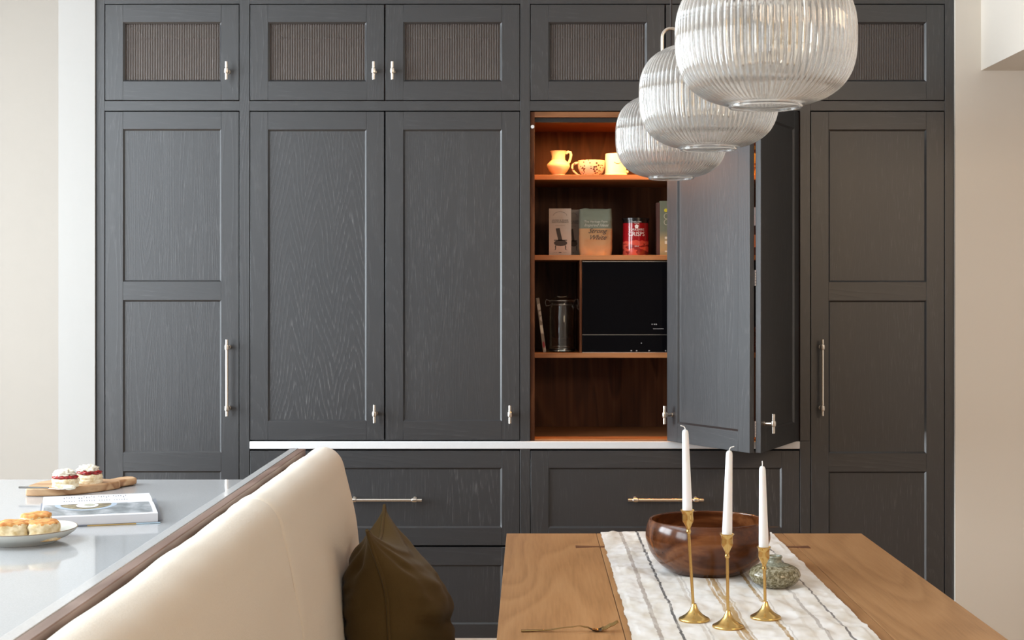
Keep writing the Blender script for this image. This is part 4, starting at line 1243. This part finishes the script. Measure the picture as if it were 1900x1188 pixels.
# ------------------------------------------------------------------ pendants
PR = .14; PHH = .215
def shade_profile(n=34):
    out = []; h = PHH / 2; ex = 2 / 2.75
    a0 = -math.acos((.40) ** (1 / ex)); a1 = math.acos((.30) ** (1 / ex))
    for k in range(n + 1):
        a = a0 + (a1 - a0) * k / n
        r = PR * abs(cos(a)) ** ex; z = h + h * math.copysign(abs(sin(a)) ** ex, a)
        out.append((r, z))
    return out
sp_ = shade_profile()
zmn = sp_[0][1]
def pendant_parts(o):
    NR = 80; n = NR * 6
    def rib(t, i):
        k = i / (len(sp_) - 1); fade = min(1, k / .06) * min(1, (1 - k) / .05)
        return 1 + .016 * (abs(cos(t * NR / 2)) ** 1.0 - .5) * fade
    m = MB()
    outer = [(r, z) for r, z in sp_]; inner = [(r - .0032, z + (.0030 if z < .03 else (-.0030 if z > PHH - .03 else 0))) for r, z in sp_]
    m.lathe(outer, n, rib=rib); no = len(m.v)
    m.lathe(inner, n, rib=lambda t, i: 1 + .010 * (abs(sin(t * NR / 2)) - .5) * min(1, i / (len(sp_) - 1) / .06) * min(1, (1 - i / (len(sp_) - 1)) / .05))
    L_ = len(sp_)
    for base_o, base_i in ((0, no), ((L_ - 1) * n, no + (L_ - 1) * n)):
        for k in range(n):
            k2 = (k + 1) % n; m.f.append((base_o + k, base_o + k2, base_i + k2, base_i + k)); m.m.append(0)
    # rolled lip at the mouth
    r0, z0 = sp_[0]
    put('glass_shade', m, M['glass'], o, local=True, smooth=60)
    put('glass_lip', MB().tube([((r0 - .001) * cos(a), (r0 - .001) * sin(a), z0 - .0020) for a in [2 * pi * k / 72 for k in range(73)]], .0026, 10, cap=False), M['glass'], o, local=True)
    zt_ = sp_[-1][1]
    put('cap', MB().lathe([(0, zt_ - .004), (.046, zt_ - .004), (.047, zt_ + .001), (.047, zt_ + .007), (.044, zt_ + .010), (.02, zt_ + .012), (.014, zt_ + .02), (.014, zt_ + .034), (0, zt_ + .036)], 36), M['steel'], o, local=True)
    hz = 2.147 - 1.766
    q = [(-.0225, 0, zt_ + .010)] + [(-.0225, 0, hz - .0225)] + [(.0225 * cos(a), 0, hz - .0225 + .0225 * sin(a)) for a in [pi - pi * k / 10 for k in range(1, 10)]] + [(.0225, 0, hz - .0225), (.0225, 0, zt_ + .010)]
    put('hoop', MB().tube(q, .0042, 10), M['nickel'], o, local=True)
    put('cord', MB().tube([(0, 0, zt_ + .034), (0, 0, 2.745 - 1.766)], .0028, 8), M['cord'], o, local=True)
    put('ceiling_rose', MB().lathe([(0, 2.749 - 1.766), (.05, 2.749 - 1.766), (.05, 2.735 - 1.766), (.045, 2.725 - 1.766), (0, 2.724 - 1.766)], 32), M['steel'], o, local=True)
    put('bulb_holder', MB().lathe([(0, zt_ - .0045), (.019, zt_ - .0045), (.019, zt_ - .045), (.0145, zt_ - .048), (0, zt_ - .048)], 28), M['black'], o, local=True)
    bz = zt_ - .046
    bl = put('bulb', MB().lathe([(.0125, bz), (.013, bz - .012), (.020, bz - .03), (.029, bz - .052), (.031, bz - .068), (.026, bz - .085), (.014, bz - .096), (0, bz - .099)], 32), M['bulbglass'], o, local=True)
    fl = MB()
    for k in range(4):
        a = k * pi / 2 + .4; fl.tube([(.009 * cos(a), .009 * sin(a), bz - .030), (.008 * cos(a), .008 * sin(a), bz - .074)], .0006, 6)
    put('filament', fl, M['filament'], bl, local=True)


PXC = .3635
labs = ['largest-looking ribbed clear glass pendant lamp, nearest of three, cut off by the frame top', 'middle of three ribbed clear glass pendant lamps in a row', 'smallest-looking ribbed glass pendant lamp, nearest the lit pantry shelves']
first = thing('pendant_lamp', labs[0], 'pendant lamp', (PXC + .005, F / (333 / .28), 1.766), 0, 'ribbed glass pendants over the table')
pendant_parts(first)
for lab, sc_ in ((labs[1], 257 / .28), (labs[2], 205 / .28)):
    c = first.copy(); COL.objects.link(c); c.location = (PXC - (.001 if sc_ > 800 else .004), F / sc_, 1.766); c['label'] = lab; c['_w'] = tuple(c.location)
    for ch in list(first.children):
        k = ch.copy(); COL.objects.link(k); k.parent = c
        for g in ch.children:
            gg = g.copy(); COL.objects.link(gg); gg.parent = k

# tidy helper property
for o in bpy.data.objects:
    if '_w' in o: del o['_w']
